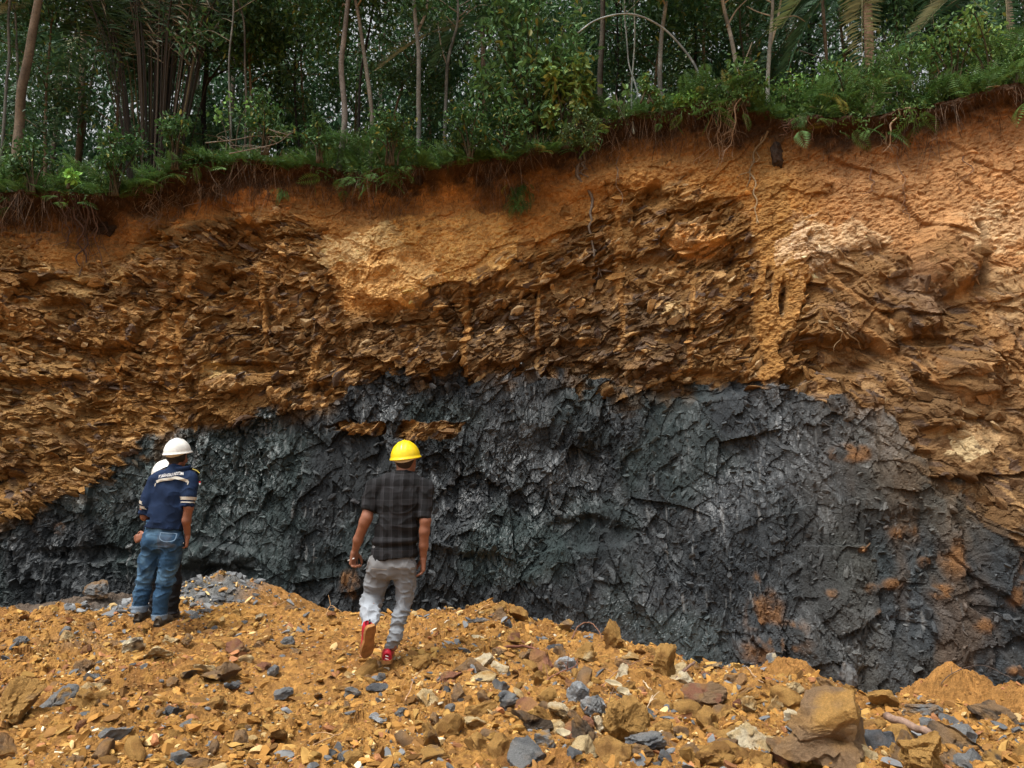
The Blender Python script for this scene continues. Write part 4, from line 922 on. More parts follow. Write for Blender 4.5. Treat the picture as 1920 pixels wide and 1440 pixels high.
T.cut(Q3(690, 958, -.04), (Q3(686, 978, -.05)-Q3(697, 912, 0))) if False else None
for (pp, ee) in ((Q3(691, 957, -.04), (-.25, -.3, -1)), (Q3(798, 973, -.045), (-.02, -.2, -1))):
    n_ = np.array(ee)/np.linalg.norm(ee); d_ = (X_-pp[0])*n_[0]+(Y_-pp[1])*n_[1]+(Z_-pp[2])*n_[2]; near = ((X_-pp[0])**2+(Y_-pp[1])**2+(Z_-pp[2])**2) < .13**2
    ar = (X_ < Q3(708, 0)[0]) if pp[0] < 0 else (X_ > Q3(781, 0)[0]); T.D = np.where(near & ar, np.maximum(T.D, d_), T.D).astype(np.float32)
T.cut(Q3(756, 884, 0), (0, .25, 1)); del X_, Y_, Z_
fs = folds(.007, (7, 7, 9), 3)
shirt3 = T.mesh('shirt', M_plaid, None, lambda V, N: fs(V)+.012*np.exp(-((V[:, 2]-Q3(0, 1012)[2]-.03*V[:, 0])/.02)**2)-.010*np.exp(-((V[:, 2]-Q3(0, 1022)[2]-.03*V[:, 0])/.014)**2))
shirt3o = obj('shirt', shirt3, r3)
t_ = np.linspace(R(35), R(325), 34); V = []
for rad, zz in ((.064, .0), (.069, .016), (.076, .030), (.082, .022), (.080, .0), (.074, -.016)): V.append(np.stack([Q3(757, 0)[0]+rad*np.sin(t_), .0+.012+rad*1.05*np.cos(t_)-.0, Q3(0, 893)[2]+zz+.012*np.cos(t_)], -1))
obj('collar', mesh_np('collar', np.concatenate(V), grid_faces(6, 34), True, None, [M_plaid]), shirt3o)
L3 = Sdf(lo, hi, .0065)
L3.limb(Q3(716, 1056, 0), Q3(754, 1060, 0), .098, .095, .04, (1, 1.05, 1)); L3.limb(Q3(735, 1030, 0), Q3(735, 1060, 0), .116, .12, .03, (1.36, .92, 1))
L3.chain([(Q3(713, 1060, 0), 0.0994), (Q3(705, 1090, .05), 0.0920), (Q3(697, 1118, .09), 0.0754), (Q3(694, 1132, .05), 0.0718), (Q3(697, 1150, -.06), 0.0644), (Q3(699, 1163, -.13), 0.0589)], .03)
L3.chain([(Q3(760, 1062, 0), 0.0920), (Q3(759, 1092, .02), 0.0846), (Q3(757, 1126, .03), 0.0681), (Q3(749, 1160, .0), 0.0607), (Q3(742, 1190, -.02), 0.0515), (Q3(736, 1212, -.02), 0.0497)], .02)
L3.cut(Q3(735, 1215, 0), (0, 0, -1)); L3.cut(Q3(735, 1022, 0), (0, 0, 1))
fk = folds(.0135, (8, 8, 15), 7)
def tcol(V):
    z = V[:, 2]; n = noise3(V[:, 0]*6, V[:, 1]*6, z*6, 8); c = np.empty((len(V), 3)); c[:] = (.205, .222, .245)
    up = sstep(.45, .75, z)[:, None]; c = c*(1-up)+np.array((.175, .176, .18))*up; sh_ = (sstep(.50, .42, z)*(V[:, 0] < -.08))[:, None]; c = c*(1-sh_)+np.array((.30, .325, .36))*sh_  # left shin paler and bluer: skylight painted into the cloth colour
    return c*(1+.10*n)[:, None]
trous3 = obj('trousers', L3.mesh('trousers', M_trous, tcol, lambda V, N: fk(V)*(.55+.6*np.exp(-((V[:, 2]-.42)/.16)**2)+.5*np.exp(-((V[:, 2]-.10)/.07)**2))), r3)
bvt = bvh_of(trous3.data)
for cx_, wz_ in ((712, .085), (762, .08)):
    V, Fa = strip_on(bvt, [(Q3(cx_-15, 0)[0], Q3(0, 1062)[2]), (Q3(cx_+15, 0)[0], Q3(0, 1064)[2])], .006, .003, 10); obj('pocket_seam', mesh_np('pocket_seam', V, Fa, True, np.tile([[.30, .27, .24]], (len(V), 1)), [M_trous]), trous3)
# right shoe flat on the ground, heel to the viewer
def shoe(parent, heel, toe, upn, matU, matS, wide=.046, sole_t=.026, name='shoe', high=.085, ank=None):
    heel = np.array(heel, float); toe = np.array(toe, float); upn = np.array(upn, float); d = toe-heel; L_ = np.linalg.norm(d); d /= L_; upn -= d*(upn@d); upn /= np.linalg.norm(upn); sd_ = np.cross(d, upn)
    s_ = np.linspace(0, 1, 29); wv = pl([(0, .55), (.06, .78), (.2, .86), (.42, .76), (.6, .95), (.74, 1.05), (.88, .92), (.96, .66), (1, .42)], s_)*wide
    def loft(hs, name_, mat, flare=0):
        rows = []
        for i, a in enumerate(s_):
            for k in range(17):
                t = pi*k/16; x = cos(t)*wv[i]*(1+flare); z = (sin(t)**.7)*hs[i]; rows.append(heel+d*L_*a+sd_*x+upn*z)
        V = np.array(rows); F1 = grid_faces(29, 17); F2 = np.array([[i*17, (i+1)*17, (i+1)*17+16, i*17+16] for i in range(28)]); cap = [np.array([[e*17+k, e*17+k+1, e*17+15-k, e*17+16-k] for k in range(8)]) for e in (0, 28)]
        return V, [F1, F2, cap[0], cap[1]]
    V, Fs = loft(pl([(0, .75), (.08, 1.0), (.3, 1.02), (.45, .86), (.62, .58), (.85, .48), (.96, .36), (1, .2)], s_)*high, 'upper', matU)
    V2 = V+upn*sole_t*.6; up = obj(name, mesh_np(name, V2, Fs, True, None, [matU]), parent)
    rows = []
    for i, a in enumerate(s_):
        w1 = wv[i]*1.12
        for (x, z) in ((-w1, 0), (-w1*1.0, sole_t), (w1*1.0, sole_t), (w1, 0), (w1*.5, -.002), (-w1*.5, -.002)): rows.append(heel+d*(L_*1.04*a-.006)+sd_*x+upn*z)
    i = np.arange(28)[:, None]*6; j = np.arange(6)[None]; k = (j+1) % 6
    Fq = np.stack([i+j, i+k, i+6+k, i+6+j], -1).reshape(-1, 4); ce = np.array([[0, 1, 2, 3], [168+3, 168+2, 168+1, 168]]); ce2 = np.array([[0, 3, 4, 5], [168, 168+5, 168+4, 168+3]])
    obj('sole', mesh_np('sole', np.array(rows), [Fq, ce, ce2], False, None, [matS]), up); return up
u3 = shoe(r3, Q3(729, 1238, -.10), Q3(722, 1235, .16), (0, 0, 1), M_redshoe, M_gum)
V, Fs = tube([Q3(727, 1222, -.115), Q3(733, 1224, -.115)], .003, 6); obj('heel_mark', mesh_np('heel_mark', V, Fs, True, None, [M_whites]), u3)
V, Fs = tube([Q3(727, 1227, -.117), Q3(733, 1229, -.117)], .003, 6); obj('heel_mark', mesh_np('heel_mark', V, Fs, True, None, [M_whites]), u3)
u4 = shoe(r3, Q3(707, 1163, -.235), Q3(692, 1226, -.10), (-.62, .70, .35), M_redshoe, M_gum, .048)
V, Fs = tube([Q3(702, 1152, -.19), Q3(702, 1158, -.215)], .007, 6); obj('heel_loop', mesh_np('heel_loop', V, Fs, True, None, [M_dark]), u4)
# what he holds: a cigarette and a dark flat sheath, things of their own
g_ = r3.location
V, Fs = tube([Q3(651, 1052, .03), Q3(664, 1047, .00)], .0045, 8); o = obj('cigarette', mesh_np('cigarette', V, Fs, True, None, [M_whites])); o.location = g_; tag(o, 'white cigarette between the fingers of the man in the plaid shirt', 'cigarette')
mb = MB(); pts = [Q3(664, 1040, .05), Q3(663, 1060, .045), Q3(659, 1084, .04)]
rows = []
for p, w_ in zip(pts, (.016, .017, .006)):
    for (a, b) in ((-1, -.25), (1, -.25), (1, .25), (-1, .25)): rows.append(p+np.array([a*w_, b*.016, 0]))
i = np.arange(2)[:, None]*4; j = np.arange(4)[None]; k = (j+1) % 4; Fq = np.stack([i+j, i+k, i+4+k, i+4+j], -1).reshape(-1, 4); Fq = np.vstack([Fq, [[3, 2, 1, 0], [8, 9, 10, 11]]])
o = obj('dark_sheath', mesh_np('dark_sheath', np.array(rows), Fq, False, None, [M_dark])); o.location = g_; tag(o, 'black pointed sheath hanging from the left hand of the man in the plaid shirt', 'sheath'); bv_ = o.modifiers.new('soft edge', 'BEVEL'); bv_.width = .002

# ---------------- the man in the navy work shirt, standing
Y1 = 7.2; K1 = float(zat(827, Y1)-zat(1164, Y1))/337; fp = at(300, 1164, Y1)
r1 = empty('person', tuple(fp)); tag(r1, 'worker in navy shirt with grey reflective bands, blue jeans and white helmet seen from behind', 'person')
def Q1(px, py, y=0): p = at(px, py, Y1)-fp; return np.array([p.x if py else (px-300)*K1, y, p.z])
lo, hi = (-.34, -.36, -.03), (.40, .44, 1.74)
B = Sdf(lo, hi, .006)
hc = Q1(329, 855, .04); P, Mh = head(B, hc, .0, R(-5), R(-3))
B.limb(Q1(329, 868, .01), Q1(325, 886, -.01), .056, .064, .03)
B.chain([(Q1(322, 900, 0), .10), (Q1(315, 940, 0), .10), (Q1(307, 990, 0), .10)], .03, (1.15, .8, 1))
B.chain([(Q1(318, 1005, 0), .085), (Q1(310, 1087, .0), .046), (Q1(303, 1150, -.02), .034)], .03); B.chain([(Q1(296, 1005, 0), .085), (Q1(273, 1083, 0), .046), (Q1(264, 1140, 0), .034)], .03)
ra = [(Q1(359, 898, 0), .052), (Q1(358, 950, -.05), .043), (Q1(353, 975, -.04), .040), (Q1(350, 1004, .02), .027)]; B.chain(ra, .02)
la = [(Q1(289, 905, 0), .052), (Q1(274, 955, -.02), .042), (Q1(272, 968, .0), .040), (Q1(266, 972, .12), .034), (Q1(264, 968, .20), .027)]; B.chain(la, .02)
hand(B, Q1(350, 1006, .02), (-.12, .10, -1), (-.9, -.3, 0), (-.35, .9, 0), (.9, 1.0, 1.0, 1.0), 1.0, .9)
hand(B, Q1(264, 968, .205), (-.1, .9, .1), (.1, -.1, .9), (.9, .1, -.1), (.7, .7, .7, .7), 1.0, .7)
obj('body', B.mesh('body', M_skin), r1)
for s_ in (-1, 1):
    V, Fa = ICO[3]; obj('eye', mesh_np('eye', V*.012+P(s_*.031, .083, .0), Fa, True, None, [M_whites]), r1)
H = Sdf(hc-.16, hc+.16, .006); H.limb(P(0, -.024, .022), P(0, .010, .030), .083, .078, .01); H.limb(P(0, -.040, -.050), P(0, -.042, -.02), .056, .062, .03)
H.limb(P(-.05, -.02, -.02), P(-.05, -.02, .03), .034, .03, .03); H.limb(P(.05, -.02, -.02), P(.05, -.02, .03), .034, .03, .03)
H.cut(P(0, 0, -.075), Mh@np.array([0, .4, -1])); obj('hair', H.mesh('hair', M_hair, None, lambda V, N: .003*noise3(V[:, 0]*90, V[:, 1]*90, V[:, 2]*40, 4)), r1)
helmet(r1, P(0, .0, .040), Mh@np.array(Matrix.Rotation(R(6), 3, 'X')), M_white, M_band)
T = Sdf(lo, hi, .0065)
for (a_, b_, wx_, r_) in [((324, 900), (320, 925), 1.42, (.118, .128)), ((320, 925), (314, 960), 1.34, (.128, .130)), ((314, 960), (307, 986), 1.34, (.130, .146))]: T.limb(Q1(*a_), Q1(*b_), r_[0], r_[1], .03, (wx_, .86, 1))
T.limb(Q1(306, 892, -.01), Q1(291, 902, 0), .055, .060, .04); T.limb(Q1(345, 890, -.01), Q1(357, 897, 0), .055, .060, .04)
T.chain([(Q1(289, 903, 0), .066), (Q1(277, 945, -.02), .060), (Q1(273, 962, -.01), .058)], .025); T.chain([(Q1(359, 898, 0), .064), (Q1(357, 930, -.04), .062), (Q1(356, 949, -.05), .062)], .025)
T.limb(Q1(328, 878, 0), Q1(326, 890, -.01), .068, .080, .03)
X_, Y_, Z_ = np.meshgrid(*T.ax, indexing='ij')
T.D = np.maximum(T.D, np.where((X_ > Q1(262, 0)[0]) & (X_ < Q1(347, 0)[0]) & (Z_ < Q1(0, 978)[2]), (Q1(0, 990)[2]-.012*np.sin(X_*7)-.02*X_)-Z_, -1).astype(np.float32))
for (pp, ee, right) in ((Q1(272, 964, -.01), (-.1, .2, -1), 0), (Q1(356, 951, -.05), (-.05, -.15, -1), 1)):
    n_ = np.array(ee)/np.linalg.norm(ee); d_ = (X_-pp[0])*n_[0]+(Y_-pp[1])*n_[1]+(Z_-pp[2])*n_[2]; near = ((X_-pp[0])**2+(Y_-pp[1])**2+(Z_-pp[2])**2) < .13**2
    ar = (X_ > Q1(341, 0)[0]) if right else (X_ < Q1(283, 0)[0]); T.D = np.where(near & ar, np.maximum(T.D, d_), T.D).astype(np.float32)
T.cut(Q1(328, 870, 0), (0, .2, 1)); del X_, Y_, Z_
fs = folds(.006, (6, 6, 7), 13)
sm1 = T.mesh('shirt', M_navy, None, lambda V, N: fs(V)+.014*np.sin((V[:, 0]*.75+V[:, 2]*.45)*34+1.5*noise3(V[:, 0]*5, V[:, 1]*5, V[:, 2]*5, 9))*sstep(1.32, 1.15, V[:, 2])*sstep(.86, 1.0, V[:, 2])*.6)
s1 = obj('shirt', sm1, r1); bv = bvh_of(sm1)
t_ = np.linspace(R(35), R(325), 34); V = []
for rad, zz in ((.060, .0), (.065, .016), (.072, .028), (.079, .020), (.078, .0), (.072, -.016)): V.append(np.stack([Q1(329, 0)[0]+rad*np.sin(t_), .010+rad*1.05*np.cos(t_), Q1(0, 878)[2]+zz+.012*np.cos(t_)], -1))
obj('collar', mesh_np('collar', np.concatenate(V), grid_faces(6, 34), True, None, [M_navy]), s1)
V, Fa = strip_on(bv, [(Q1(x, 0)[0], Q1(0, y)[2]) for x, y in [(290, 903), (298, 900), (310, 898), (320, 897), (327, 895), (338, 898), (349, 902)]], .026, .004, 48); obj('reflective_band', mesh_np('reflective_band', V, Fa, True, None, [M_tape]), s1)
for x0, y0, x1, y1 in ((288, 905, 287.5, 911), (350, 902, 348.5, 908)):
    V, Fa = strip_on(bv, [(Q1(x0, 0)[0], Q1(0, y0)[2]), (Q1(x1, 0)[0], Q1(0, y1)[2])], .010, .004, 12); obj('reflective_band', mesh_np('reflective_band', V, Fa, True, None, [M_tape]), s1)
for a_, b_, t0, t1_ in ((Q1(283, 925, -.01), Q1(273, 964, -.01), .38, .52), (Q1(283, 925, -.01), Q1(273, 964, -.01), .60, .72), (Q1(358, 920, -.03), Q1(356, 951, -.05), .38, .56), (Q1(358, 920, -.03), Q1(356, 951, -.05), .66, .73)):
    V, Fa = ring_on(bv, a_, b_, t0, t1_); obj('sleeve_band', mesh_np('sleeve_band', V, Fa, True, None, [M_tape]), s1)
for a_, b_, t0, t1_, wd in ((Q1(283, 925, -.01), Q1(273, 964, -.01), .80, .97, 0), (Q1(358, 920, -.03), Q1(356, 951, -.05), .82, .97, 0)):
    V, Fa = ring_on(bv, a_, b_, t0, t1_, .007); obj('rolled_cuff', mesh_np('rolled_cuff', V, Fa, True, None, [M_navy]), s1)
V, Fa = strip_on(bv, [(Q1(350, 0)[0], Q1(0, 879)[2]), (Q1(358, 0)[0], Q1(0, 882)[2]), (Q1(364, 0)[0], Q1(0, 887)[2])], .008, .004, 14); obj('shoulder_piping', mesh_np('shoulder_piping', V, Fa, True, None, [material('yellow piping', (.6, .5, .12), .6, .3)]), s1)
for nm, y0, mt_ in (('red_patch', 904, material('red patch', (.5, .01, .02), .7, .2)), ('white_patch', 907, M_text)):
    V, Fa = strip_on(bv, [(Q1(363.5, 0)[0], Q1(0, y0)[2]), (Q1(366.5, 0)[0], Q1(0, y0)[2])], .016, .004, 8); obj('flag_patch', mesh_np('flag_patch', V, Fa, True, None, [mt_]), s1)
tcu = bpy.data.curves.new('lettering', 'FONT'); tcu.body = 'PT. BAGAI AGRALS INDOTAMA'; tcu.size = .05; tcu.align_x = 'CENTER'; tcu.resolution_u = 3; tcu.offset = .0008
to = bpy.data.objects.new('t', tcu); COL.objects.link(to); bpy.context.view_layer.update(); tm = bpy.data.meshes.new_from_object(to.evaluated_get(bpy.context.evaluated_depsgraph_get())); bpy.data.objects.remove(to)
xs_ = [v.co.x for v in tm.vertices]; wdt = max(xs_)-min(xs_); mid = (max(xs_)+min(xs_))/2
for v in tm.vertices:
    fx = (v.co.x-mid)/wdt; pxx = 317+fx*45; pyy = pl([(295, 895.5), (305, 892.5), (320, 891.5), (328, 889), (341, 889.5)], pxx); zz = Q1(0, pyy)[2]+v.co.y/.036*.029-.004
    hit = bv.ray_cast(Vector((Q1(pxx, 0)[0], -.6, zz)), Vector((0, 1, 0))); v.co = (Q1(pxx, 0)[0], (hit[0].y if hit[0] else -.12)-.005, zz)
tm.materials.clear(); tm.materials.append(M_text); obj('lettering', tm, s1)
L1 = Sdf(lo, hi, .0065)
L1.limb(Q1(307, 976, 0), Q1(306, 1004, 0), .118, .125, .03, (1.36, .92, 1)); L1.limb(Q1(290, 1015, -.01), Q1(322, 1015, -.01), .112, .112, .04)
L1.chain([(Q1(289, 1020, 0), 0.0986), (Q1(280, 1050, .0), 0.0893), (Q1(273, 1085, .0), 0.0725), (Q1(266, 1118, -.01), 0.0698), (Q1(262.5, 1148, -.01), 0.0670)], .02)
L1.chain([(Q1(323, 1020, 0), 0.1004), (Q1(318, 1050, .0), 0.0911), (Q1(311, 1088, .0), 0.0763), (Q1(304, 1122, -.02), 0.0679), (Q1(300.5, 1162, -.02), 0.0632)], .02)
X_, Y_, Z_ = np.meshgrid(*L1.ax, indexing='ij'); L1.D = np.maximum(L1.D, np.where(X_ < Q1(280, 0)[0], Q1(0, 1147)[2]-Z_, Q1(0, 1160)[2]-Z_).astype(np.float32)); del X_, Y_, Z_
L1.cut(Q1(0, 974, 0), (0, 0, 1))
def jcol(V):
    z = V[:, 2]; n = noise3(V[:, 0]*7, V[:, 1]*7, z*7, 18)+.5*noise3(V[:, 0]*20, V[:, 1]*20, z*30, 19); c = np.empty((len(V), 3)); c[:] = (.022, .058, .112)
    f = sstep(.2, .8, n+.5*np.exp(-((z-.70)/.10)**2)+.5*np.exp(-((z-.35)/.12)**2))[:, None]; c = c*(1-f)+np.array((.062, .125, .20))*f
    d = (np.exp(-((z-.72)/.07)**2)*(V[:, 0] > 0)*sstep(-.3, .3, n))[:, None]*.6; c = c*(1-d)+np.array((.09, .085, .095))*d
    cu = (((V[:, 0] < Q1(280, 0)[0]) & (z < Q1(0, 1134)[2])) | ((V[:, 0] >= Q1(280, 0)[0]) & (z < Q1(0, 1150)[2])))[:, None]; return np.where(cu, np.array([[.17, .22, .28]]), c)
fk = folds(.010, (8, 8, 15), 27)
j1 = obj('jeans', L1.mesh('jeans', M_jeans, jcol, lambda V, N: fk(V)*(.45+.7*np.exp(-((V[:, 2]-.38)/.15)**2)+.4*np.exp(-((V[:, 2]-.68)/.06)**2))+.006*(((V[:, 0] < Q1(280, 0)[0]) & (V[:, 2] < Q1(0, 1134)[2])) | ((V[:, 0] >= Q1(280, 0)[0]) & (V[:, 2] < Q1(0, 1150)[2])))), r1)
bj = bvh_of(j1.data); x0, x1 = Q1(305, 0)[0], Q1(331, 0)[0]
for a_ in ([(x0, Q1(0, 996)[2]), (x1, Q1(0, 999)[2])], [(x0, Q1(0, 996)[2]), (x0+.004, Q1(0, 1008)[2]), ((x0+x1)/2, Q1(0, 1013)[2]), (x1-.004, Q1(0, 1010)[2]), (x1, Q1(0, 999)[2])]):
    V, Fa = strip_on(bj, a_, .008, .004, 20); obj('back_pocket_seam', mesh_np('back_pocket_seam', V, Fa, True, np.tile([[.16, .24, .34]], (len(V), 1)), [M_jeans]), j1)
shoe(r1, Q1(265, 1163, -.09), Q1(262, 1160, .17), (0, 0, 1), M_boot, M_dark, .046, .020, 'boot', .09); shoe(r1, Q1(303, 1171, -.10), Q1(306, 1168, .16), (0, 0, 1), M_boot, M_dark, .046, .020, 'boot', .09)
V, Fs = tube([Q1(337, 1014.5, -.03), Q1(346.5, 1018, -.02)], .0045, 8); o = obj('cigarette', mesh_np('cigarette', V, Fs, True, None, [M_whites])); o.location = r1.location; tag(o, 'white cigarette in the right hand of the worker in navy', 'cigarette')
# clipboard in his left hand, white paper on a green board
mb = MB(); c0 = Q1(264, 966, .30)
def box_v(c, s, Mx): return np.array([[a, b, d] for a in (-1, 1) for b in (-1, 1) for d in (-1, 1)])*np.array(s)@np.array(Mx).T+np.array(c)
BOXF = np.array([[0, 1, 3, 2], [4, 6, 7, 5], [0, 4, 5, 1], [2, 3, 7, 6], [0, 2, 6, 4], [1, 5, 7, 3]])
Mx = Matrix.Rotation(R(-14), 3, 'Y') @ Matrix.Rotation(R(12), 3, 'X')
cb = empty('clipboard', r1.location); tag(cb, 'green clipboard with white paper held by the worker in navy', 'clipboard')
obj('board', mesh_np('board', box_v(c0, (.055, .10, .003), Mx), BOXF, False, None, [material('green board', (.12, .14, .03), .5, .4)]), cb)
obj('paper', mesh_np('paper', box_v(c0+np.array([0, 0, .006]), (.050, .095, .0015), Mx), BOXF, False, None, [M_whites]), cb)

# ---------------- the third worker, mostly hidden behind him
Y2 = 7.78; K2 = float(zat(850, Y2)-zat(1156, Y2))/306; fp2 = at(300, 1156, Y2)
r2 = empty('person', tuple(fp2)); tag(r2, 'worker in black trousers and white helmet mostly hidden behind the worker in navy', 'person')
def Q2(px, py, y=0): p = at(px, py, Y2)-fp2; return np.array([p.x if py else (px-300)*K2, y, p.z])
lo, hi = (-.36, -.40, -.03), (.36, .36, 1.66); B = Sdf(lo, hi, .007)
hc = Q2(309, 892, .02); P, Mh = head(B, hc, .62, R(62), 0)
B.limb(Q2(308, 895, .0), Q2(310, 915, 0), .056, .066, .03); B.chain([(Q2(310, 925, 0), .10), (Q2(308, 1010, 0), .115)], .04, (1, 1.1, 1))
B.chain([(Q2(322, 1020, 0), .09), (Q2(324, 1090, 0), .06), (Q2(322, 1145, 0), .042)], .03); B.chain([(Q2(292, 1020, .05), .09), (Q2(290, 1090, .05), .06), (Q2(285, 1145, .05), .042)], .03)
B.chain([(Q2(312, 925, -.17), .05), (Q2(320, 975, -.18), .042), (Q2(290, 1000, -.19), .03)], .02); B.chain([(Q2(300, 925, .17), .05), (Q2(278, 975, .16), .042), (Q2(270, 1008, .12), .027)], .02)
hand(B, Q2(290, 1001, -.19), (-1, 0, -.3), (0, .8, -.2), (0, .2, 1), (.5, .5, .5, .5)); hand(B, Q2(269, 1009, .12), (-.15, -.2, -1), (.9, 0, 0), (0, .9, 0), (.4, .5, .5, .6))
obj('body', B.mesh('body', M_skin), r2)
H = Sdf(hc-.16, hc+.16, .007); H.limb(P(0, -.024, .022), P(0, .010, .030), .082, .078, .01); H.cut(P(0, 0, -.03), Mh@np.array([0, .5, -1])); obj('hair', H.mesh('hair', M_hair), r2)
helmet(r2, P(0, .0, .035), Mh@np.array(Matrix.Rotation(R(-2), 3, 'X')), M_white, M_band)
T = Sdf(lo, hi, .009); T.chain([(Q2(310, 925, 0), .125), (Q2(308, 1005, 0), .135)], .04, (1, 1.25, 1)); T.limb(Q2(310, 918, -.12), Q2(310, 918, .12), .07, .07, .04)
T.chain([(Q2(312, 925, -.17), .066), (Q2(320, 968, -.18), .058)], .03); T.chain([(Q2(300, 925, .17), .066), (Q2(280, 970, .16), .056)], .03)
fs = folds(.007, (7, 7, 9), 33); obj('shirt', T.mesh('shirt', M_navy, None, lambda V, N: fs(V)), r2)
T = Sdf(lo, hi, .008); T.limb(Q2(308, 1008, 0), Q2(307, 1025, 0), .13, .13, .03, (1, 1.2, 1)); T.chain([(Q2(320, 1025, 0), .10), (Q2(324, 1090, 0), .078), (Q2(322, 1148, 0), .066)], .02); T.chain([(Q2(292, 1025, .05), .10), (Q2(290, 1090, .05), .078), (Q2(286, 1148, .05), .066)], .02)
T.cut(Q2(0, 1150), (0, 0, -1)); fk = folds(.009, (7, 7, 18), 37); obj('trousers', T.mesh('trousers', M_black, None, lambda V, N: fk(V)), r2)
shoe(r2, Q2(334, 1158, .02), Q2(296, 1160, -.0), (0, 0, 1), M_boot, M_dark, .05, .022, 'boot', .09); shoe(r2, Q2(300, 1155, .07), Q2(262, 1156, .05), (0, 0, 1), M_boot, M_dark, .05, .022, 'boot', .09)
# ================================================================== THE FOREST ON TOP
def leaf_mat(name, base, rough=.5, spec=.4, tl=.25, var=.25):
    return material(name, base, .6, .3, tint=True, translucent=tl)
M_leaf = leaf_mat('forest leaves', (1, 1, 1), .45, .45, .22)
M_floor = material('forest floor', (.06, .045, .025), .95, .1, noise=[(6, .6, 1.5)], bump=[(20, .03, 'n')])
M_bark = material('bark', (1, 1, 1), .9, .15, tint=True, noise=[(5, .7, 1.3), (30, .75, 1.25)], bump=[(40, .01, (1, 1, .25))])
M_root = material('roots', (1, 1, 1), .85, .15, tint=True, noise=[(25, .7, 1.25)])
def edgeY(x):
    x = np.clip(x, -11.4, 10.9); return wallY(x, top_of(x))-.3
def floor_z(x, y):
    x = np.asarray(x, float); xc = np.clip(x, -14, 13); y = np.asarray(y, float); e = edgeY(x); t = np.maximum(y-e, 0)
    return top_of(np.clip(xc, -11.5, 11)) + .16*np.minimum(t, 5)+.02*np.maximum(t-5, 0) + .10*fbm(x*.6, y*.6, 400, 3)*sstep(0, 1.5, t)
fx = np.linspace(-34, 34, 340)[None]; ft = np.linspace(0, 1, 90)[:, None]**2*45
FX = np.repeat(fx, 90, 0); lipd = np.interp(fx[0], xs, Yc[-1]); FY = lipd[None]+.0+ft
FZ = floor_z(FX, FY); FZ[0] = np.interp(fx[0], xs, zt); FZ = np.where(ft < .5, FZ[0][None]*(1-ft/.5)+FZ*(ft/.5), FZ)
tag(obj('forest_floor', mesh_np('forest_floor', np.stack([FX, FY, FZ], -1).reshape(-1, 3), grid_faces(90, 340), True, None, [M_floor])), 'forest floor', kind='structure')
def leaves(n_pos, size, aspect, colr, seed, upbias=.6, shape=4, dirs=None):
    """leaf blades, each its own small face, at the points n_pos"""
    r = np.random.default_rng(seed); n = len(n_pos); size = np.broadcast_to(size, (n,))
    d = r.normal(size=(n, 3)) if dirs is None else dirs+r.normal(size=(n, 3))*.35
    d[:, 2] -= .25; d /= np.linalg.norm(d, axis=1, keepdims=True)
    u = r.normal(size=(n, 3)); u[:, 2] += upbias*2.2; s_ = np.cross(d, u); s_ /= np.linalg.norm(s_, axis=1, keepdims=True)+1e-9; nn = np.cross(s_, d)
    L_ = size[:, None]; W = L_*aspect
    if shape == 4:
        V = np.stack([n_pos, n_pos+d*L_*.45+s_*W*.5+nn*L_*.05, n_pos+d*L_, n_pos+d*L_*.45-s_*W*.5+nn*L_*.05], 1).reshape(-1, 3); F_ = np.arange(n*4).reshape(n, 4)
        return V, F_, np.repeat(colr, 4, 0)
    V = np.stack([n_pos, n_pos+d*L_*.22+s_*W*.42+nn*L_*.04, n_pos+d*L_*.60+s_*W*.48+nn*L_*.02, n_pos+d*L_-nn*L_*.12, n_pos+d*L_*.60-s_*W*.48+nn*L_*.02, n_pos+d*L_*.22-s_*W*.42+nn*L_*.04], 1).reshape(-1, 3)
    i = np.arange(n)[:, None]*6; F_ = np.concatenate([i+np.array([[0, 1, 2, 3]]), i+np.array([[0, 3, 4, 5]])]); return V, F_, np.repeat(colr, 6, 0)
def greens(n, seed, a=(.022, .062, .026), b=(.055, .115, .030), yel=.03):
    r = np.random.default_rng(seed); t = r.random(n)[:, None]; c = np.array(a)*(1-t)+np.array(b)*t
    y = r.random(n) < yel; c[y] = (.22, .22, .05); return c*r.uniform(.7, 1.25, n)[:, None]
TOPV = [(0, 306), (100, 315), (200, 325), (300, 325), (400, 290), (480, 285), (560, 272), (640, 262), (760, 272), (850, 275), (950, 245), (1030, 220), (1100, 205), (1180, 196), (1260, 182), (1330, 165), (1400, 148), (1480, 150), (1560, 150), (1640, 130), (1720, 108), (1800, 100), (1860, 80), (1920, 62), (2100, 40)]
# ---- undergrowth: herbs and ferns over the edge
r = np.random.default_rng(41)
def under_points(n, seed, back=1.6, spill=.22):
    r = np.random.default_rng(seed); x = r.uniform(-10.5, 9.5, n); ye = np.interp(x, xs, Yc[-1]); zt_ = top_of(x)
    px, _ = proj(x, ye, zt_); cl = fbm(x*1.5, x*0+2.2, 410, 4)
    hgt = (np.interp(px, *zip(*TURF))-np.interp(px, *zip(*TOPV)))/F_PX*ye
    t = r.random(n)**1.3*back; zz = zt_+.16*t + hgt*(.08+2.1*np.clip(cl+.28, 0, 1.1))*r.random(n)**.8
    sp = r.random(n) < .10*np.clip(.1+3.4*cl, 0, 2.2)*(.35+.65*(x > -3)); zz = np.where(sp, zt_-(spill+.25*np.clip(cl, 0, 1))*r.random(n)**1.5, zz); t = np.where(sp, -.06-.10*r.random(n), t)
    return np.stack([x, ye+t-.06, zz], -1), px, sp
P_, ppx, sp = under_points(52000, 42)
br = sstep(900, 1750, ppx)[:, None]*.5+.25*sstep(.1, .5, fbm(P_[:, 0]*1.3, P_[:, 1]*1.3, 412, 3))[:, None]
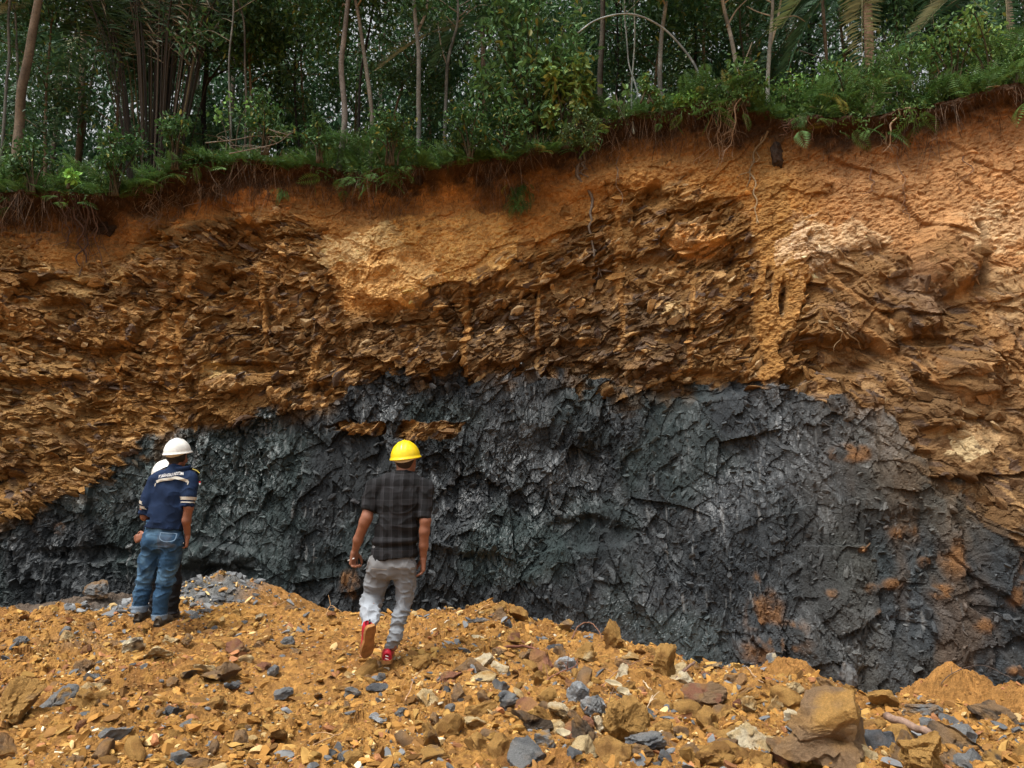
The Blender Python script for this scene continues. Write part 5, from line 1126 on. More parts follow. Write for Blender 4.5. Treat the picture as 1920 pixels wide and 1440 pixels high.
c = greens(len(P_), 43, (.035, .080, .022), (.085, .16, .035), .02)*(1-br)+np.array((.11, .20, .05))*br*np.random.default_rng(5).uniform(.6, 1.3, len(P_))[:, None]
V1, F1, C1 = leaves(P_, np.random.default_rng(6).uniform(.03, .085, len(P_)), .42, c, 44, .5)
# fern fronds
def fern(nl=13, L_=1.0):
    V, F_ = [], []; u = np.linspace(.12, 1, nl)
    for i, a in enumerate(u):
        ln = .30*np.sin(pi*(a*.86+.12))**.8; w = .050; z = .42*a-.55*a*a
        for s_ in (-1, 1):
            b = len(V); V += [[0, a, z], [s_*ln*.5, a+.05+w*.5, z-.01], [s_*ln, a+.13, z-.10*ln-.03], [s_*ln*.5, a+.05-w*.5, z-.01]]; F_.append([b, b+1, b+2, b+3])
    b = len(V); V += [[-.006, 0, 0], [.006, 0, 0], [.004, .55, .08], [-.004, .55, .08]]; F_.append([b, b+1, b+2, b+3]); V += [[.002, 1.05, -.15]]; F_.append([b+3, b+2, b+4, b+4]); F_ = F_[:-1]
    return np.array(V), np.array(F_)
FERN = fern()
n = 2600; P_, ppx, sp = under_points(n, 46, 1.3, .18); r = np.random.default_rng(47)
P_[:, 2] -= .12; yaw = r.uniform(0, 6.28, n); yaw = np.where(r.random(n) < .6, pi+r.normal(size=n)*.9, yaw); rot = rot_np(r.uniform(.0, .9, n)-.9*sp, r.normal(size=n)*.3, yaw); s = r.uniform(.22, .48, n)
V2, F2, C2 = scatter([FERN], np.zeros(n, int), P_, rot, np.stack([s]*3, -1), greens(n, 48, (.05, .12, .03), (.10, .20, .045), .03))
tag(obj('undergrowth', mesh_np('undergrowth', np.concatenate([V1, V2]), np.concatenate([F1, F2+len(V1)]), False, np.concatenate([C1, C2]), [M_leaf])), 'low ferns and herbs along the top edge of the cliff', 'undergrowth', kind='stuff')
# grass blades and dry stalks in the turf
n = 3000; P_, ppx, sp = under_points(n, 49, .8, .3); r = np.random.default_rng(50); d = r.normal(size=(n, 3))*.5; d[:, 2] += np.where(sp, -1.6, 1.6)
cg = np.where((r.random(n) < .4)[:, None], np.array([[.12, .085, .045]]), np.array([[.06, .12, .03]]))
V1, F1, C1 = leaves(P_, r.uniform(.12, .34, n), .05, cg, 51, .2, 4, d)
tag(obj('turf_grass', mesh_np('turf_grass', V1, F1, False, C1, [M_leaf])), 'thin grass and dry stalks in the turf', 'grass', kind='stuff')

# ---- the far wood, one mass
def clump_cloud(n, lo, hi, cs, thr, seed, per=60, rad=.8):
    """leaf points gathered in clumps, with holes between them"""
    r = np.random.default_rng(seed); m = int(n/per); c = np.stack([r.uniform(lo[i], hi[i], m) for i in range(3)], -1)
    k = noise3(c[:, 0]*cs, c[:, 1]*cs, c[:, 2]*cs, seed) > thr; c = c[k]; rr = rad*r.uniform(.5, 1.3, len(c)); idx = r.integers(0, len(c), n)
    d = r.normal(size=(n, 3)); d /= np.linalg.norm(d, axis=1, keepdims=True); d *= (r.random(n)**.5)[:, None]; d[:, 2] *= .65
    return c[idx]+d*rr[idx][:, None], idx
Pa, ia_ = clump_cloud(210000, (-26, 19, 7.5), (24, 31, 21), .35, -.42, 61, 50, 1.0)
Pb, ib_ = clump_cloud(90000, (-22, 17.5, 6.2), (18, 24, 11.5), .5, -.30, 67, 50, .9)
P_ = np.concatenate([Pa, Pb]); idx = np.concatenate([ia_, ib_+ia_.max()+1])
tone = np.random.default_rng(62).uniform(.55, 1.35, idx.max()+1)[idx][:, None]
c = greens(len(P_), 63, (.030, .082, .046), (.072, .145, .060), .01)*tone
V1, F1, C1 = leaves(P_, (.09+.26*np.random.default_rng(64).random(len(P_))**1.6), .36, c, 65, .5)
r = np.random.default_rng(66); mb = MB()
for k in range(150):
    x = r.uniform(-24, 22); y = r.uniform(18, 30); z0 = float(floor_z(x, y)); tp = z0+r.uniform(7, 14); ln = r.normal(0, .9)
    V, Fs = tube(curve_pts([(x, y, z0-.3), (x+ln*.3+r.normal(0, .15), y, z0*.6+tp*.4), (x+ln, y, tp)], 7), np.linspace(r.uniform(.03, .11), .02, 15), 6, False); mb.add(V, Fs, tuple(np.array((.07, .055, .042))*r.uniform(.5, 1.6)))
fw = obj('far_wood', mesh_np('far_wood', V1, F1, False, C1, [M_leaf])); tag(fw, 'dense dark mass of jungle beyond the nearer trees', 'forest', kind='stuff')
obj('trunks', mb.mesh('trunks', M_bark, True), fw)['kind'] = 'stuff'

# ---- single trees
def limb_tree(name, pts, wpx, Y, bark, crown, label, cat='tree', forks=(), leafsz=(.10, .18), n_leaf=2600, gcol=((.03, .085, .038), (.08, .165, .05)), seed=1, group=None, aspect=.38, toprad=.6, limbs=9, shape=4):
    r = np.random.default_rng(seed); x0 = at(pts[0][0], pts[0][1], Y).x; g = float(floor_z(x0, Y))
    root = empty(name, (x0, Y, g)); tag(root, label, cat, group)
    O = np.array(root.location)
    P = [np.array(at(px, py, Y)) for px, py in pts]; P = ([np.array([P[0][0], Y, g-.2])] if P[0][2] > g+.1 else [P[0]-np.array([0, 0, .3])])+P
    d = P[-1]-P[-2]; d /= np.linalg.norm(d)
    if crown is not None and d[2] > .3:
        while P[-1][2] < crown[0]: P.append(P[-1]+d*1.2+np.array([r.normal(0, .1), r.normal(0, .2), 0]))
    C_ = curve_pts(P, 9); rad = wpx/F_PX*Y/2*.86; C_ = C_+np.stack([.06*noise2(C_[:, 2]*.9, C_[:, 2]*0+seed, 70), .06*noise2(C_[:, 2]*1.3, C_[:, 2]*0+seed, 71), 0*C_[:, 2]], -1)
    mb = MB(); V, Fs = tube(C_-O, np.linspace(rad*1.12, rad*toprad, len(C_)), 10); 
    mb.add(V, Fs, np.array(bark)*np.array((.88, 1.0, 1.16))*(.62 if Y > 12.7 else .75)*(1+.5*noise3(V[:, 0]*9, V[:, 1]*9, V[:, 2]*4, seed))[:, None])
    for f in forks:
        Cf = curve_pts([np.array(at(px, py, Y+(i*.15))) for i, (px, py) in enumerate(f[0])], 7); V, Fs = tube(Cf-O, np.linspace(f[1]/F_PX*Y/2, f[1]/F_PX*Y/3.4, len(Cf)), 8); mb.add(V, Fs, bark)
    obj('trunk', mb.mesh('trunk', M_bark, True), root)
    if crown is None: return root
    z0, rx, rz = crown; top = C_[-1]; mb = MB(); cen = []
    for k in range(limbs):
        i = int(len(C_)*(.62+.36*k/limbs)); a = r.uniform(0, 6.28); L_ = rx*r.uniform(.5, 1.0); p = C_[min(i, len(C_)-1)]
        q = p+np.array([cos(a)*L_, sin(a)*L_*.9, r.uniform(-.1, .8)*rz*.6]); m_ = (p+q)/2+np.array([0, 0, .25*L_])
        Cb = curve_pts([p, m_, q], 6); V, Fs = tube(Cb-O, np.linspace(rad*.42, rad*.10, len(Cb)), 6); mb.add(V, Fs, bark); cen += [Cb[-1], Cb[-3], Cb[-5]]
    obj('branches', mb.mesh('branches', M_bark, True), root)
    cen = np.array(cen); idx = r.integers(0, len(cen), n_leaf); dd = r.normal(size=(n_leaf, 3)); dd /= np.linalg.norm(dd, axis=1, keepdims=True); dd *= (r.random(n_leaf)**.45)[:, None]*np.array([.75, .75, .5])*rx*.45
    tone = r.uniform(.65, 1.35, len(cen))[idx][:, None]
    V, Fa, C = leaves(cen[idx]+dd-O, r.uniform(*leafsz, n_leaf), aspect, greens(n_leaf, seed+3, *gcol)*tone, seed+4, .7, shape)
    obj('crown', mesh_np('crown', V, Fa, False, C, [M_leaf]), root); return root
BR, PB, DB = (.12, .09, .06), (.22, .195, .15), (.045, .036, .03)
limb_tree('tree', [(28, 330), (42, 200), (62, 100), (80, -10)], 22, 13.6, (.22, .15, .095), (12.5, 2.2, 1.5), 'thick smooth brown trunk leaning right at the far left of the forest', seed=1)
limb_tree('tree', [(3, 250), (10, 120), (22, -10)], 7, 13.8, PB, (12, 1.6, 1.2), 'slim pale trunk at the very left edge behind the leaning brown trunk', seed=2, n_leaf=1600)
limb_tree('tree', [(31, 225), (30, 120), (28, -10)], 6, 14.2, PB, (12, 1.6, 1.2), 'thin upright pale stem just left of the leaning brown trunk', seed=3, n_leaf=1600)
limb_tree('tree', [(383, 260), (388, 150), (392, -10)], 13, 15.5, DB, (11, 2.0, 1.6), 'dark trunk right of the palm clump', seed=4)
limb_tree('tree', [(430, 285), (431, 150), (435, -10)], 5, 13.6, PB, (11, 1.3, 1.0), 'thin pale sapling stem right of the dark trunk', seed=5, n_leaf=900)
limb_tree('tree', [(466, 190), (462, 110), (452, 40), (440, -20)], 5, 13.9, BR, (12, 1.3, 1.0), 'slender curved stem next to the thin pale sapling', seed=6, n_leaf=900)
limb_tree('tree', [(641, 265), (642, 140), (650, 70), (658, -10)], 13, 13.4, (.27, .21, .16), (12, 2.2, 1.4), 'grey brown trunk bending right left of the paired stems at the middle left', seed=7)
limb_tree('tree', [(698, 260), (693, 160), (684, 90), (668, -10)], 10, 13.5, (.30, .24, .17), (12, 2, 1.4), 'light brown trunk leaning left above the ferny edge', seed=8, n_leaf=2200)
limb_tree('tree', [(672, 262), (676, 150), (690, 60), (700, -10)], 6, 14.4, DB, (12, 1.6, 1.2), 'thin dark stem crossing behind the light brown trunk', seed=9, n_leaf=1500)
limb_tree('tree', [(783, 268), (781, 120), (780, -10)], 11, 13.5, (.30, .26, .20), (12, 2, 1.4), 'straight pale spotted trunk left of the thin branching tree', forks=[([(782, 60), (796, 30), (804, -10)], 7)], seed=10)
limb_tree('tree', [(838, 250), (840, 140), (846, 80), (852, 40), (856, -10)], 8, 14, (.26, .23, .18), (11.5, 1.8, 1.3), 'thin branching grey tree left of the broad leaved shrub', forks=[([(841, 130), (828, 90), (822, 50)], 4)], seed=11)
limb_tree('tree', [(1128, 225), (1127, 120), (1130, -10)], 14, 14.4, BR, (12, 2.1, 1.5), 'stout brown trunk right of the broad leaved shrub', seed=12)
limb_tree('tree', [(1153, 220), (1158, 120), (1150, -10)], 7, 15.5, DB, (11, 1.8, 1.4), 'dark slim trunk behind the stout brown one', seed=13, n_leaf=1800)
limb_tree('tree', [(1186, 222), (1186, 100), (1192, -10)], 4, 12.9, (.42, .42, .33), (11.5, 1.0, .8), 'very thin pale green pole on the edge right of the stout brown trunk', seed=14, n_leaf=500)
limb_tree('sapling', [(1190, 200), (1200, 178), (1192, 150), (1178, 110), (1174, 40), (1176, -10)], 4, 13.0, (.38, .38, .32), (11.5, 1.0, .8), 'thin crooked stem bowing beside the very thin pale pole', seed=15, n_leaf=500)
limb_tree('tree', [(1248, 200), (1242, 140), (1246, 60), (1251, -10)], 11, 13.0, (.32, .29, .23), (11.5, 1.9, 1.4), 'pale grey trunk standing under the bowed stem', seed=16)
limb_tree('bowed_tree', [(1319, 188), (1308, 130), (1285, 90), (1250, 55), (1205, 32), (1165, 28), (1120, 40), (1088, 62)], 5.5, 12.6, (.42, .42, .37), None, 'whitish bowed stem arching left over the forest edge', seed=17)
limb_tree('tree', [(1384, 182), (1372, 110), (1361, 40), (1354, -10)], 10, 12.6, (.36, .30, .22), (11, 1.8, 1.3), 'light brown trunk leaning left right of the bowed stem', forks=[([(1363, 50), (1380, 20), (1400, 0)], 4), ([(1390, 170), (1392, 130), (1410, 80)], 4)], seed=18)
limb_tree('tree', [(1436, 160), (1440, 100), (1445, 50), (1446, -10)], 9, 12.5, (.42, .36, .27), (10.8, 1.8, 1.3), 'pale forked trunk left of the hanging palm fronds', forks=[([(1441, 96), (1456, 45), (1466, -10)], 6), ([(1462, 36), (1490, 30), (1512, 42)], 3), ([(1446, 30), (1420, 22), (1400, 12)], 3)], seed=19)
limb_tree('tree', [(1403, 165), (1396, 120), (1388, 60), (1384, -10)], 5, 13.6, BR, (11, 1.4, 1.1), 'slim brown stem behind the leaning light brown trunk', seed=20, n_leaf=1200)
limb_tree('tree', [(520, 270), (528, 150), (516, -10)], 8, 16.5, DB, (11, 2.0, 1.6), 'shadowy dark trunk midway between the palm clump and the paired stems', seed=21)
limb_tree('tree', [(560, 275), (556, 150), (566, -10)], 6, 15.5, DB, (11, 1.8, 1.4), 'shadowy thin trunk right of its darker neighbour', seed=22)
limb_tree('tree', [(150, 300), (156, 150), (140, -10)], 9, 16.5, DB, (11, 2.0, 1.6), 'dark trunk in the shade left of the palm clump', seed=23)
limb_tree('tree', [(900, 250), (905, 120), (915, -10)], 8, 16.0, DB, (11, 2.0, 1.6), 'dark trunk behind the left side of the broad leaved shrub', seed=24)
limb_tree('tree', [(1300, 180), (1305, 80), (1296, -10)], 7, 15.5, DB, (11.5, 2.0, 1.6), 'dark thin trunk behind the bowed stem', seed=25)
limb_tree('tree', [(1525, 150), (1520, 70), (1532, -10)], 10, 15, DB, (11.5, 2.0, 1.6), 'dark trunk behind the hanging palm fronds', seed=26)
limb_tree('tree', [(1780, 100), (1786, 40), (1778, -10)], 11, 14, DB, (11, 2.2, 1.7), 'dark trunk in the haze at the upper right', seed=27)
limb_tree('tree', [(1870, 80), (1874, 30), (1880, -20)], 9, 13.4, DB, (11, 2.2, 1.7), 'dark trunk nearest the right edge of the forest', seed=28)
# bushy young trees that close the gaps between the trunks
bushes = [(95, 14.8), (215, 15.4), (470, 15.2), (590, 16.2), (745, 15.6), (820, 16.6), (1075, 15.8), (1215, 15.4), (1340, 15.0), (1470, 15.2), (1600, 14.2), (1700, 13.6), (1820, 13.2), (1900, 12.8), (350, 17.2), (10, 16.2), (660, 17.4), (980, 17.0), (1160, 17.2), (1420, 16.6)]
places = ['behind the leaning brown trunk', 'close left of the palm clump', 'behind the thin pale sapling', 'between shadowy trunks at the middle left', 'behind the straight spotted trunk', 'behind the thin branching tree', 'right behind the broad leaved shrub', 'behind the very thin pale pole', 'behind the leaning trunk right of the arch', 'behind the pale forked trunk', 'under the hanging palm fronds', 'right of the palm', 'behind the bright bank at the upper right', 'at the right edge', 'behind the palm clump', 'at the left edge', 'deep behind the paired stems', 'deep behind the broad leaved shrub', 'deep behind the stout trunk', 'deep behind the forked trunk']
for k, ((px, Y), wh) in enumerate(zip(bushes, places)):
    rr = np.random.default_rng(500+k); x0 = at(px, 250, Y).x; g = float(floor_z(x0, Y)); root = empty('young_tree', (x0, Y, g)); tag(root, 'leafy dark green young tree '+wh, 'tree', 'young trees filling the forest edge')
    mb = MB(); cen = []; Ht = rr.uniform(3.6, 5.4)
    C_ = curve_pts([(0, 0, -.2), (rr.normal(0, .15), 0, Ht*.5), (rr.normal(0, .35), 0, Ht)], 8); V, Fs = tube(C_, np.linspace(.045, .012, len(C_)), 7); mb.add(V, Fs, (.16, .12, .08))
    for j in range(16):
        p = C_[rr.integers(4, len(C_))]; a = rr.uniform(0, 6.28); L_ = rr.uniform(.5, 1.3); q = p+np.array([cos(a)*L_, sin(a)*L_*.8, rr.uniform(-.2, .5)]); Cb = curve_pts([p, (p+q)/2+np.array([0, 0, .12]), q], 4); V, Fs = tube(Cb, np.linspace(.016, .005, len(Cb)), 5); mb.add(V, Fs, (.14, .11, .07)); cen += [Cb[-1], Cb[-3]]
    obj('trunk', mb.mesh('trunk', M_bark, True), root)
    cen = np.array(cen); n = 4600; idx = rr.integers(0, len(cen), n); dd = rr.normal(size=(n, 3)); dd /= np.linalg.norm(dd, axis=1, keepdims=True); dd *= (rr.random(n)**.5)[:, None]*np.array([.62, .6, .42])
    V, Fa, C = leaves(cen[idx]+dd, rr.uniform(.07, .15, n), .40, greens(n, 600+k, (.038, .10, .052), (.10, .195, .065), .02)*rr.uniform(.6, 1.3, len(cen))[idx][:, None]*(1.25 if px > 1500 else 1), 700+k, .7)
    obj('crown', mesh_np('crown', V, Fa, False, C, [M_leaf]), root)
# the broad leaved shrub in the middle
def broad_shrub(px, py0, Y, w_, h_, n, lsz, label, gcol, seed, name='shrub', yel=.06, asp=.42):
    r = np.random.default_rng(seed); x0 = at(px, py0, Y).x; g = float(floor_z(x0, Y)); z0 = at(px, py0, Y).z; root = empty(name, (x0, Y, g)); tag(root, label, 'shrub'); mb = MB(); cen = []
    for k in range(max(3, n//70)):
        a = r.uniform(-1, 1); b = r.uniform(0, 1)**.8; q = np.array([a*w_*.5*(1-.35*b**2), r.uniform(-.5, .5)*w_*.6, z0-g+b*h_]); Cb = curve_pts([(r.normal(0, .05), 0, -.1), (q[0]*.35, q[1]*.4, q[2]*.55), q], 6); V, Fs = tube(Cb, np.linspace(.018, .005, len(Cb)), 5); mb.add(V, Fs, (.06, .05, .03)); cen += [Cb[-1], Cb[-2], Cb[-4]]
    obj('stems', mb.mesh('stems', M_bark, True), root); cen = np.array(cen); idx = r.integers(0, len(cen), n); dd = r.normal(size=(n, 3)); dd /= np.linalg.norm(dd, axis=1, keepdims=True); sc = min(.32, w_*.2)
    V, Fa, C = leaves(cen[idx]+dd*(r.random(n)**.5)[:, None]*sc, r.uniform(*lsz, n), asp, greens(n, seed+1, *gcol, yel)*r.uniform(.75, 1.25, len(cen))[idx][:, None], seed+2, .9, 6)
    obj('foliage', mesh_np('foliage', V, Fa, False, C, [M_leaf]), root)
broad_shrub(1000, 290, 13.2, 2.3, 2.9, 3400, (.10, .17), 'tall broad leaved shrub with glossy green leaves in the middle of the forest edge', ((.05, .12, .045), (.10, .20, .06)), 801)
broad_shrub(1060, 250, 12.9, .9, 1.7, 700, (.12, .19), 'bright yellow green leafed bush right of the tall broad leaved shrub', ((.12, .22, .05), (.20, .30, .08)), 802, yel=.2)
broad_shrub(130, 348, 12.0, .45, .36, 46, (.09, .14), 'small sapling with fresh bright green leaves at the left edge of the cliff top', ((.16, .36, .06), (.24, .46, .09)), 803, 'sapling', 0, .5)
broad_shrub(436, 215, 13.3, .8, .55, 60, (.08, .13), 'sapling with a few bright leaves beside the thin pale stem', ((.14, .28, .07), (.22, .40, .10)), 804, 'sapling', .05, .5)
broad_shrub(1165, 200, 12.8, .45, .35, 40, (.10, .15), 'sapling with large pale leaves left of the thin pale pole', ((.12, .22, .07), (.16, .28, .09)), 805, 'sapling', 0, .5)
broad_shrub(1860, 115, 10.6, 1.1, .75, 420, (.06, .11), 'bright yellow green bush at the upper right above the bank', ((.14, .26, .07), (.24, .36, .10)), 806, yel=.1)
broad_shrub(1910, 150, 10.3, .8, .45, 300, (.05, .09), 'light green bush at the right edge of the bank', ((.14, .28, .07), (.22, .36, .10)), 807)
broad_shrub(1700, 150, 11.6, 1.6, .6, 900, (.04, .08), 'rounded feathery green bush on the bank at the right', ((.07, .15, .05), (.13, .22, .07)), 808, asp=.3)
broad_shrub(1500, 200, 12.2, 1.2, .40, 700, (.04, .09), 'low bright green bush on the edge below the palm fronds', ((.10, .22, .05), (.16, .30, .07)), 809)
broad_shrub(1290, 205, 12.3, .6, .35, 300, (.05, .10), 'light green bush on the edge below the bowed stem', ((.12, .26, .05), (.18, .34, .08)), 810)
broad_shrub(1090, 270, 12.3, .7, .5, 700, (.05, .09), 'dark shrub slumped over the edge above the long hanging root', ((.05, .10, .035), (.09, .14, .05)), 811)
for k, (px, py, Y, w_, h_, n, lab) in enumerate([(60, 350, 12.4, .7, .5, 500, 'dark leafy shrub below the leaning brown trunk'), (215, 352, 12.6, .9, .6, 700, 'tangled dark shrub before the palm clump'), (330, 315, 12.5, .7, .5, 500, 'dim green shrub right of the palm clump base'), (500, 290, 12.6, .8, .5, 500, 'dark shrub behind the bare branches'), (600, 300, 12.7, .6, .35, 350, 'low ferny shrub left of the paired stems'), (735, 312, 12.6, .8, .45, 600, 'leafy shrub at the foot of the straight spotted trunk'), (880, 305, 12.6, .9, .6, 700, 'dark shrub at the foot of the thin branching tree'), (945, 300, 12.4, .7, .5, 600, 'green shrub left below the tall broad leaved shrub'), (1215, 212, 12.3, .5, .3, 250, 'small shrub at the foot of the pale grey trunk'), (1400, 205, 12.0, .7, .4, 400, 'mid green shrub between the leaning and the forked trunks'), (1590, 210, 11.7, 1.0, .6, 700, 'wide mid green shrub below the fibrous palm trunk'), (1790, 175, 11.0, 1.0, .7, 700, 'tall soft green shrub on the bank near the upper right')]):
    gc_ = ((.03, .085, .03), (.07, .15, .04)) if px < 1000 else ((.07, .15, .045), (.12, .23, .06)); broad_shrub(px, py-(26 if px > 450 else 22), Y-.10, w_*1.15, h_*1.45, int(n*1.2), (.05, .12), lab, gc_, 830+k)
# palms
def frond_mesh(L_, nl, leaf_l, leaf_w, droop, seed, rach=.014, start=.25, hang=.6, col=(.07, .15, .05), stalkcol=(.17, .15, .07)):
    r = np.random.default_rng(seed); t = np.linspace(0, 1, 16); C_ = np.stack([0*t, L_*t*(1-.15*droop*t), L_*(.0*t-droop*.75*t*t)], -1); mb = MB()
    V, Fs = tube(C_, np.linspace(rach, rach*.25, 16), 6); mb.add(V, Fs, stalkcol)
    vs, fs, cs = [], [], []
    for k in range(nl):
        a = start+(1-start)*k/nl; p = np.array([np.interp(a, t, C_[:, i]) for i in range(3)]); ll = leaf_l*sin(pi*(.15+.75*(a-start)/(1-start)))**.6
        for s_ in (-1, 1):
            d = np.array([s_*.75, .55, -hang*r.uniform(.6, 1.3)]); d /= np.linalg.norm(d); q = p+d*ll*.5; e = p+d*ll+np.array([0, 0, -.25*hang*ll]); wv = np.array([0, .5, .3])*leaf_w; b = len(vs)*1
            vs += [p, q+wv, e, q-wv]; fs.append([b, b+1, b+2, b+3]); cs += [np.array(col)*r.uniform(.6, 1.35)]*4
    mb.add(np.array(vs), np.array(fs), np.array(cs)); return mb.mesh('frond', M_leaf)
# palm with hanging fronds on the right
Yp = 12.9; b0 = at(1630, 150, Yp); g = float(floor_z(b0.x, Yp)); pr = empty('palm_tree', (b0.x, Yp, g)); tag(pr, 'palm with a fibrous brown trunk and long fronds hanging into view at the upper right', 'palm')
topp = at(1625, -38, Yp); C_ = curve_pts([(0, 0, -.2), (.02, 0, 1.6), (topp.x-b0.x, 0, topp.z-g)], 10); V, Fs = tube(C_, np.linspace(.085, .075, len(C_)), 12); mb = MB(); mb.add(V*(1+.0*V), Fs, np.array((.24, .16, .11))*(1+.3*noise3(V[:, 0]*20, V[:, 1]*20, V[:, 2]*14, 3))[:, None]); obj('trunk', mb.mesh('trunk', M_bark, True), pr)
fm = [frond_mesh(1.9, 54, .50, .026, dr, 820+i, col=cl) for i, (dr, cl) in enumerate([(1.7, (.20, .29, .12)), (1.5, (.07, .16, .08)), (1.2, (.06, .14, .07)), (1.9, (.26, .27, .14))])]
for k, (az, el, mi) in enumerate([(-150, 25, 0), (-120, 10, 3), (-95, 20, 1), (-60, 15, 1), (-35, 25, 2), (-10, 20, 1), (25, 30, 2), (60, 30, 1), (95, 25, 2), (130, 30, 1), (165, 20, 2), (-170, 5, 1), (-75, 45, 2)]):
    o = obj('frond', fm[mi], pr, (topp.x-b0.x, 0, topp.z-g)); o.rotation_euler = (R(el), 0, R(az-90))
for (px, Y, sc, az, lab) in [(1540, 12.9, .5, -95, 'palm crown with pale green hanging fronds right of the forked trunk'), (1735, 13.4, .85, -110, 'palm with dark drooping fronds right of the fibrous trunk'), (1400, 16.5, 1.0, -70, 'palm crown deep in the wood behind the forked trunk'), (905, 15.0, .8, -120, 'palm with thin drooping fronds above the broad leaved shrub'), (160, 16, 1.1, -60, 'palm with spiky fronds behind the leaning brown trunk'), (1890, 12.2, .8, -120, 'palm hanging in at the top right corner')]:
    b = at(px, 0, Y); g = float(floor_z(b.x, Y)); q = empty('palm_tree', (b.x, Y, g)); tag(q, lab, 'palm'); hz_ = at(px, -62 if px == 1540 else -20 if px > 1000 else 60, Y).z-g
    V, Fs = tube([(0, 0, -.2), (0.05, 0, hz_*.5), (0, 0, hz_)], .06*sc, 9); mb = MB(); mb.add(V, Fs, (.12, .09, .06)); obj('trunk', mb.mesh('trunk', M_bark, True), q)
    for k in range(7 if px == 1540 else 11): o = obj('frond', fm[(1, 2, 1, 3)[k % 4] if k % 5 else 1], q, (0, 0, hz_)); o.rotation_euler = (R(10+8*(k % 4)), 0, R(az+k*33)); o.scale = (sc,)*3
# the clump of long bare stalks on the left
Yp = 14.6; b0 = at(292, 290, Yp); g = float(floor_z(b0.x, Yp)); pr = empty('palm_clump', (b0.x, Yp, g)); tag(pr, 'big clump of dark bare palm stalks fanning upwards on the left', 'palm')
r = np.random.default_rng(91)
for k in range(92):
    a = r.uniform(-1, 1); a = np.sign(a)*abs(a)**1.25; dep = r.uniform(-.5, .5); L_ = r.uniform(4.6, 6.2); bx_ = a*.42+r.normal(0, .04); tx = bx_+a*1.15*(L_/4.5)*(1+.2*r.random()); ty = dep*1.6; rr_ = r.uniform(.010, .027)
    C_ = curve_pts([(bx_, dep*.5, -.1), (bx_+(tx-bx_)*.22, dep*.7, L_*.36), (bx_+(tx-bx_)*.55, ty*.8, L_*.72), (tx+a*.5, ty*1.2, L_)], 6); mb = MB(); cc = np.array((.050, .038, .027))*r.uniform(.4, 1.6) if r.random() < .8 else np.array((.12, .095, .045))
    V, Fs = tube(C_, np.linspace(rr_, rr_*.4, len(C_)), 6); mb.add(V, Fs, cc)
    nl = 26; vs, fs, cs = [], [], []; dry = r.random() < .25
    for j in range(nl):
        t = .66+.34*j/nl; i = t*(len(C_)-1); p = C_[int(i)]; ll = r.uniform(.35, .6)
        for s_ in (-1, 1): 
            d = np.array([s_*.6+r.normal(0, .2), r.normal(0, .4), .25-.6*dry+r.normal(0, .2)]); d /= np.linalg.norm(d); b = len(vs); e = p+d*ll-np.array([0, 0, .15*ll]); q = p+d*ll*.5; wv = np.array([.012, 0, .010]); vs += [p, q+wv, e, q-wv]; fs.append([b, b+1, b+2, b+3]); cs += [np.array((.20, .17, .11) if dry else (.03, .075, .03))*r.uniform(.6, 1.3)]*4
    mb.add(np.array(vs), np.array(fs), np.array(cs)); obj('stalk', mb.mesh('stalk', M_leaf), pr)
# ---- roots
tree_pts = np.stack([PX.ravel()[::1], PY.ravel()[::1]], -1)
def surf(px, py):
    j = int(np.argmin(np.abs(PX[nr//2]-px))); i = int(np.argmin(np.abs(PY[:, j]-py))); j = int(np.argmin(np.abs(PX[i]-px))); return np.array([X[i, j], Yc[i, j], Z[i, j]])
def root_curve(px, py0, py1, sway, seed, out=.07, n=7):
    r = np.random.default_rng(seed); P = []; x = px
    for k in range(n):
        t = k/(n-1); py = py0+(py1-py0)*t; x = px+sway*t+r.normal(0, 5)*(k > 0); s = surf(x, py); P.append(s)
    P = np.array(P); y = P[:, 1].copy()
    for k in range(1, n): y[k] = min(y[k], y[k-1]+.25*abs(P[k-1, 2]-P[k, 2])+.02)
    P[:, 1] = y-out*np.linspace(.2, 1, n)*r.uniform(.5, 1.2); return curve_pts(P, 6)
def roots(specs, label, colr=(.26, .17, .11), seed=1, group=None, name='hanging_roots'):
    mb = MB(); o0 = surf(specs[0][0], specs[0][1]+8); r = np.random.default_rng(seed)
    for k, (px, y0, y1, sw, wd) in enumerate(specs):
        C_ = root_curve(px, y0, y1, sw, seed*50+k); rad = wd/F_PX*12/2; C_ = C_+np.stack([.03*noise2(C_[:, 2]*7, C_[:, 2]*0+k, s_) for s_ in (1, 2)]+[0*C_[:, 2]], -1)
        V, Fs = tube(C_-o0, np.linspace(rad, rad*.35, len(C_)), 6); mb.add(V, Fs, np.array(colr)*.62*r.uniform(.6, 1.4))
        for j in range(int(abs(y1-y0)/28)):
            i = r.integers(2, len(C_)-2); d = np.array([r.normal(0, .12), -.02, -r.uniform(.05, .2)]); V, Fs = tube(curve_pts([C_[i]-o0, C_[i]-o0+d*.5+np.array([d[0]*.3, 0, 0]), C_[i]-o0+d], 4), np.linspace(rad*.45, rad*.15, 9), 5); mb.add(V, Fs, np.array(colr)*.62*r.uniform(.6, 1.4))
    o = obj(name, mb.mesh(name, M_root, True)); o.location = o0; return tag(o, label, 'roots', group)
rd = random.Random(8)
def tuft(px, w_, y0, y1, n, wd=2): return [(px+rd.uniform(-w_, w_), y0+rd.uniform(-6, 8), y0+(y1-y0)*rd.uniform(.35, 1), rd.uniform(-25, 18), .7*wd*rd.uniform(.5, 1.3)) for _ in range(n)]
roots(tuft(155, 32, 385, 505, 26, 3)+[(170, 380, 500, -30, 6), (150, 390, 520, -5, 5)], 'big dense bundle of dark roots hanging far down the face at the left', (.16, .105, .085), 1)
roots(tuft(15, 14, 372, 430, 6, 3), 'pale thick roots hanging at the left edge', (.36, .27, .20), 2)
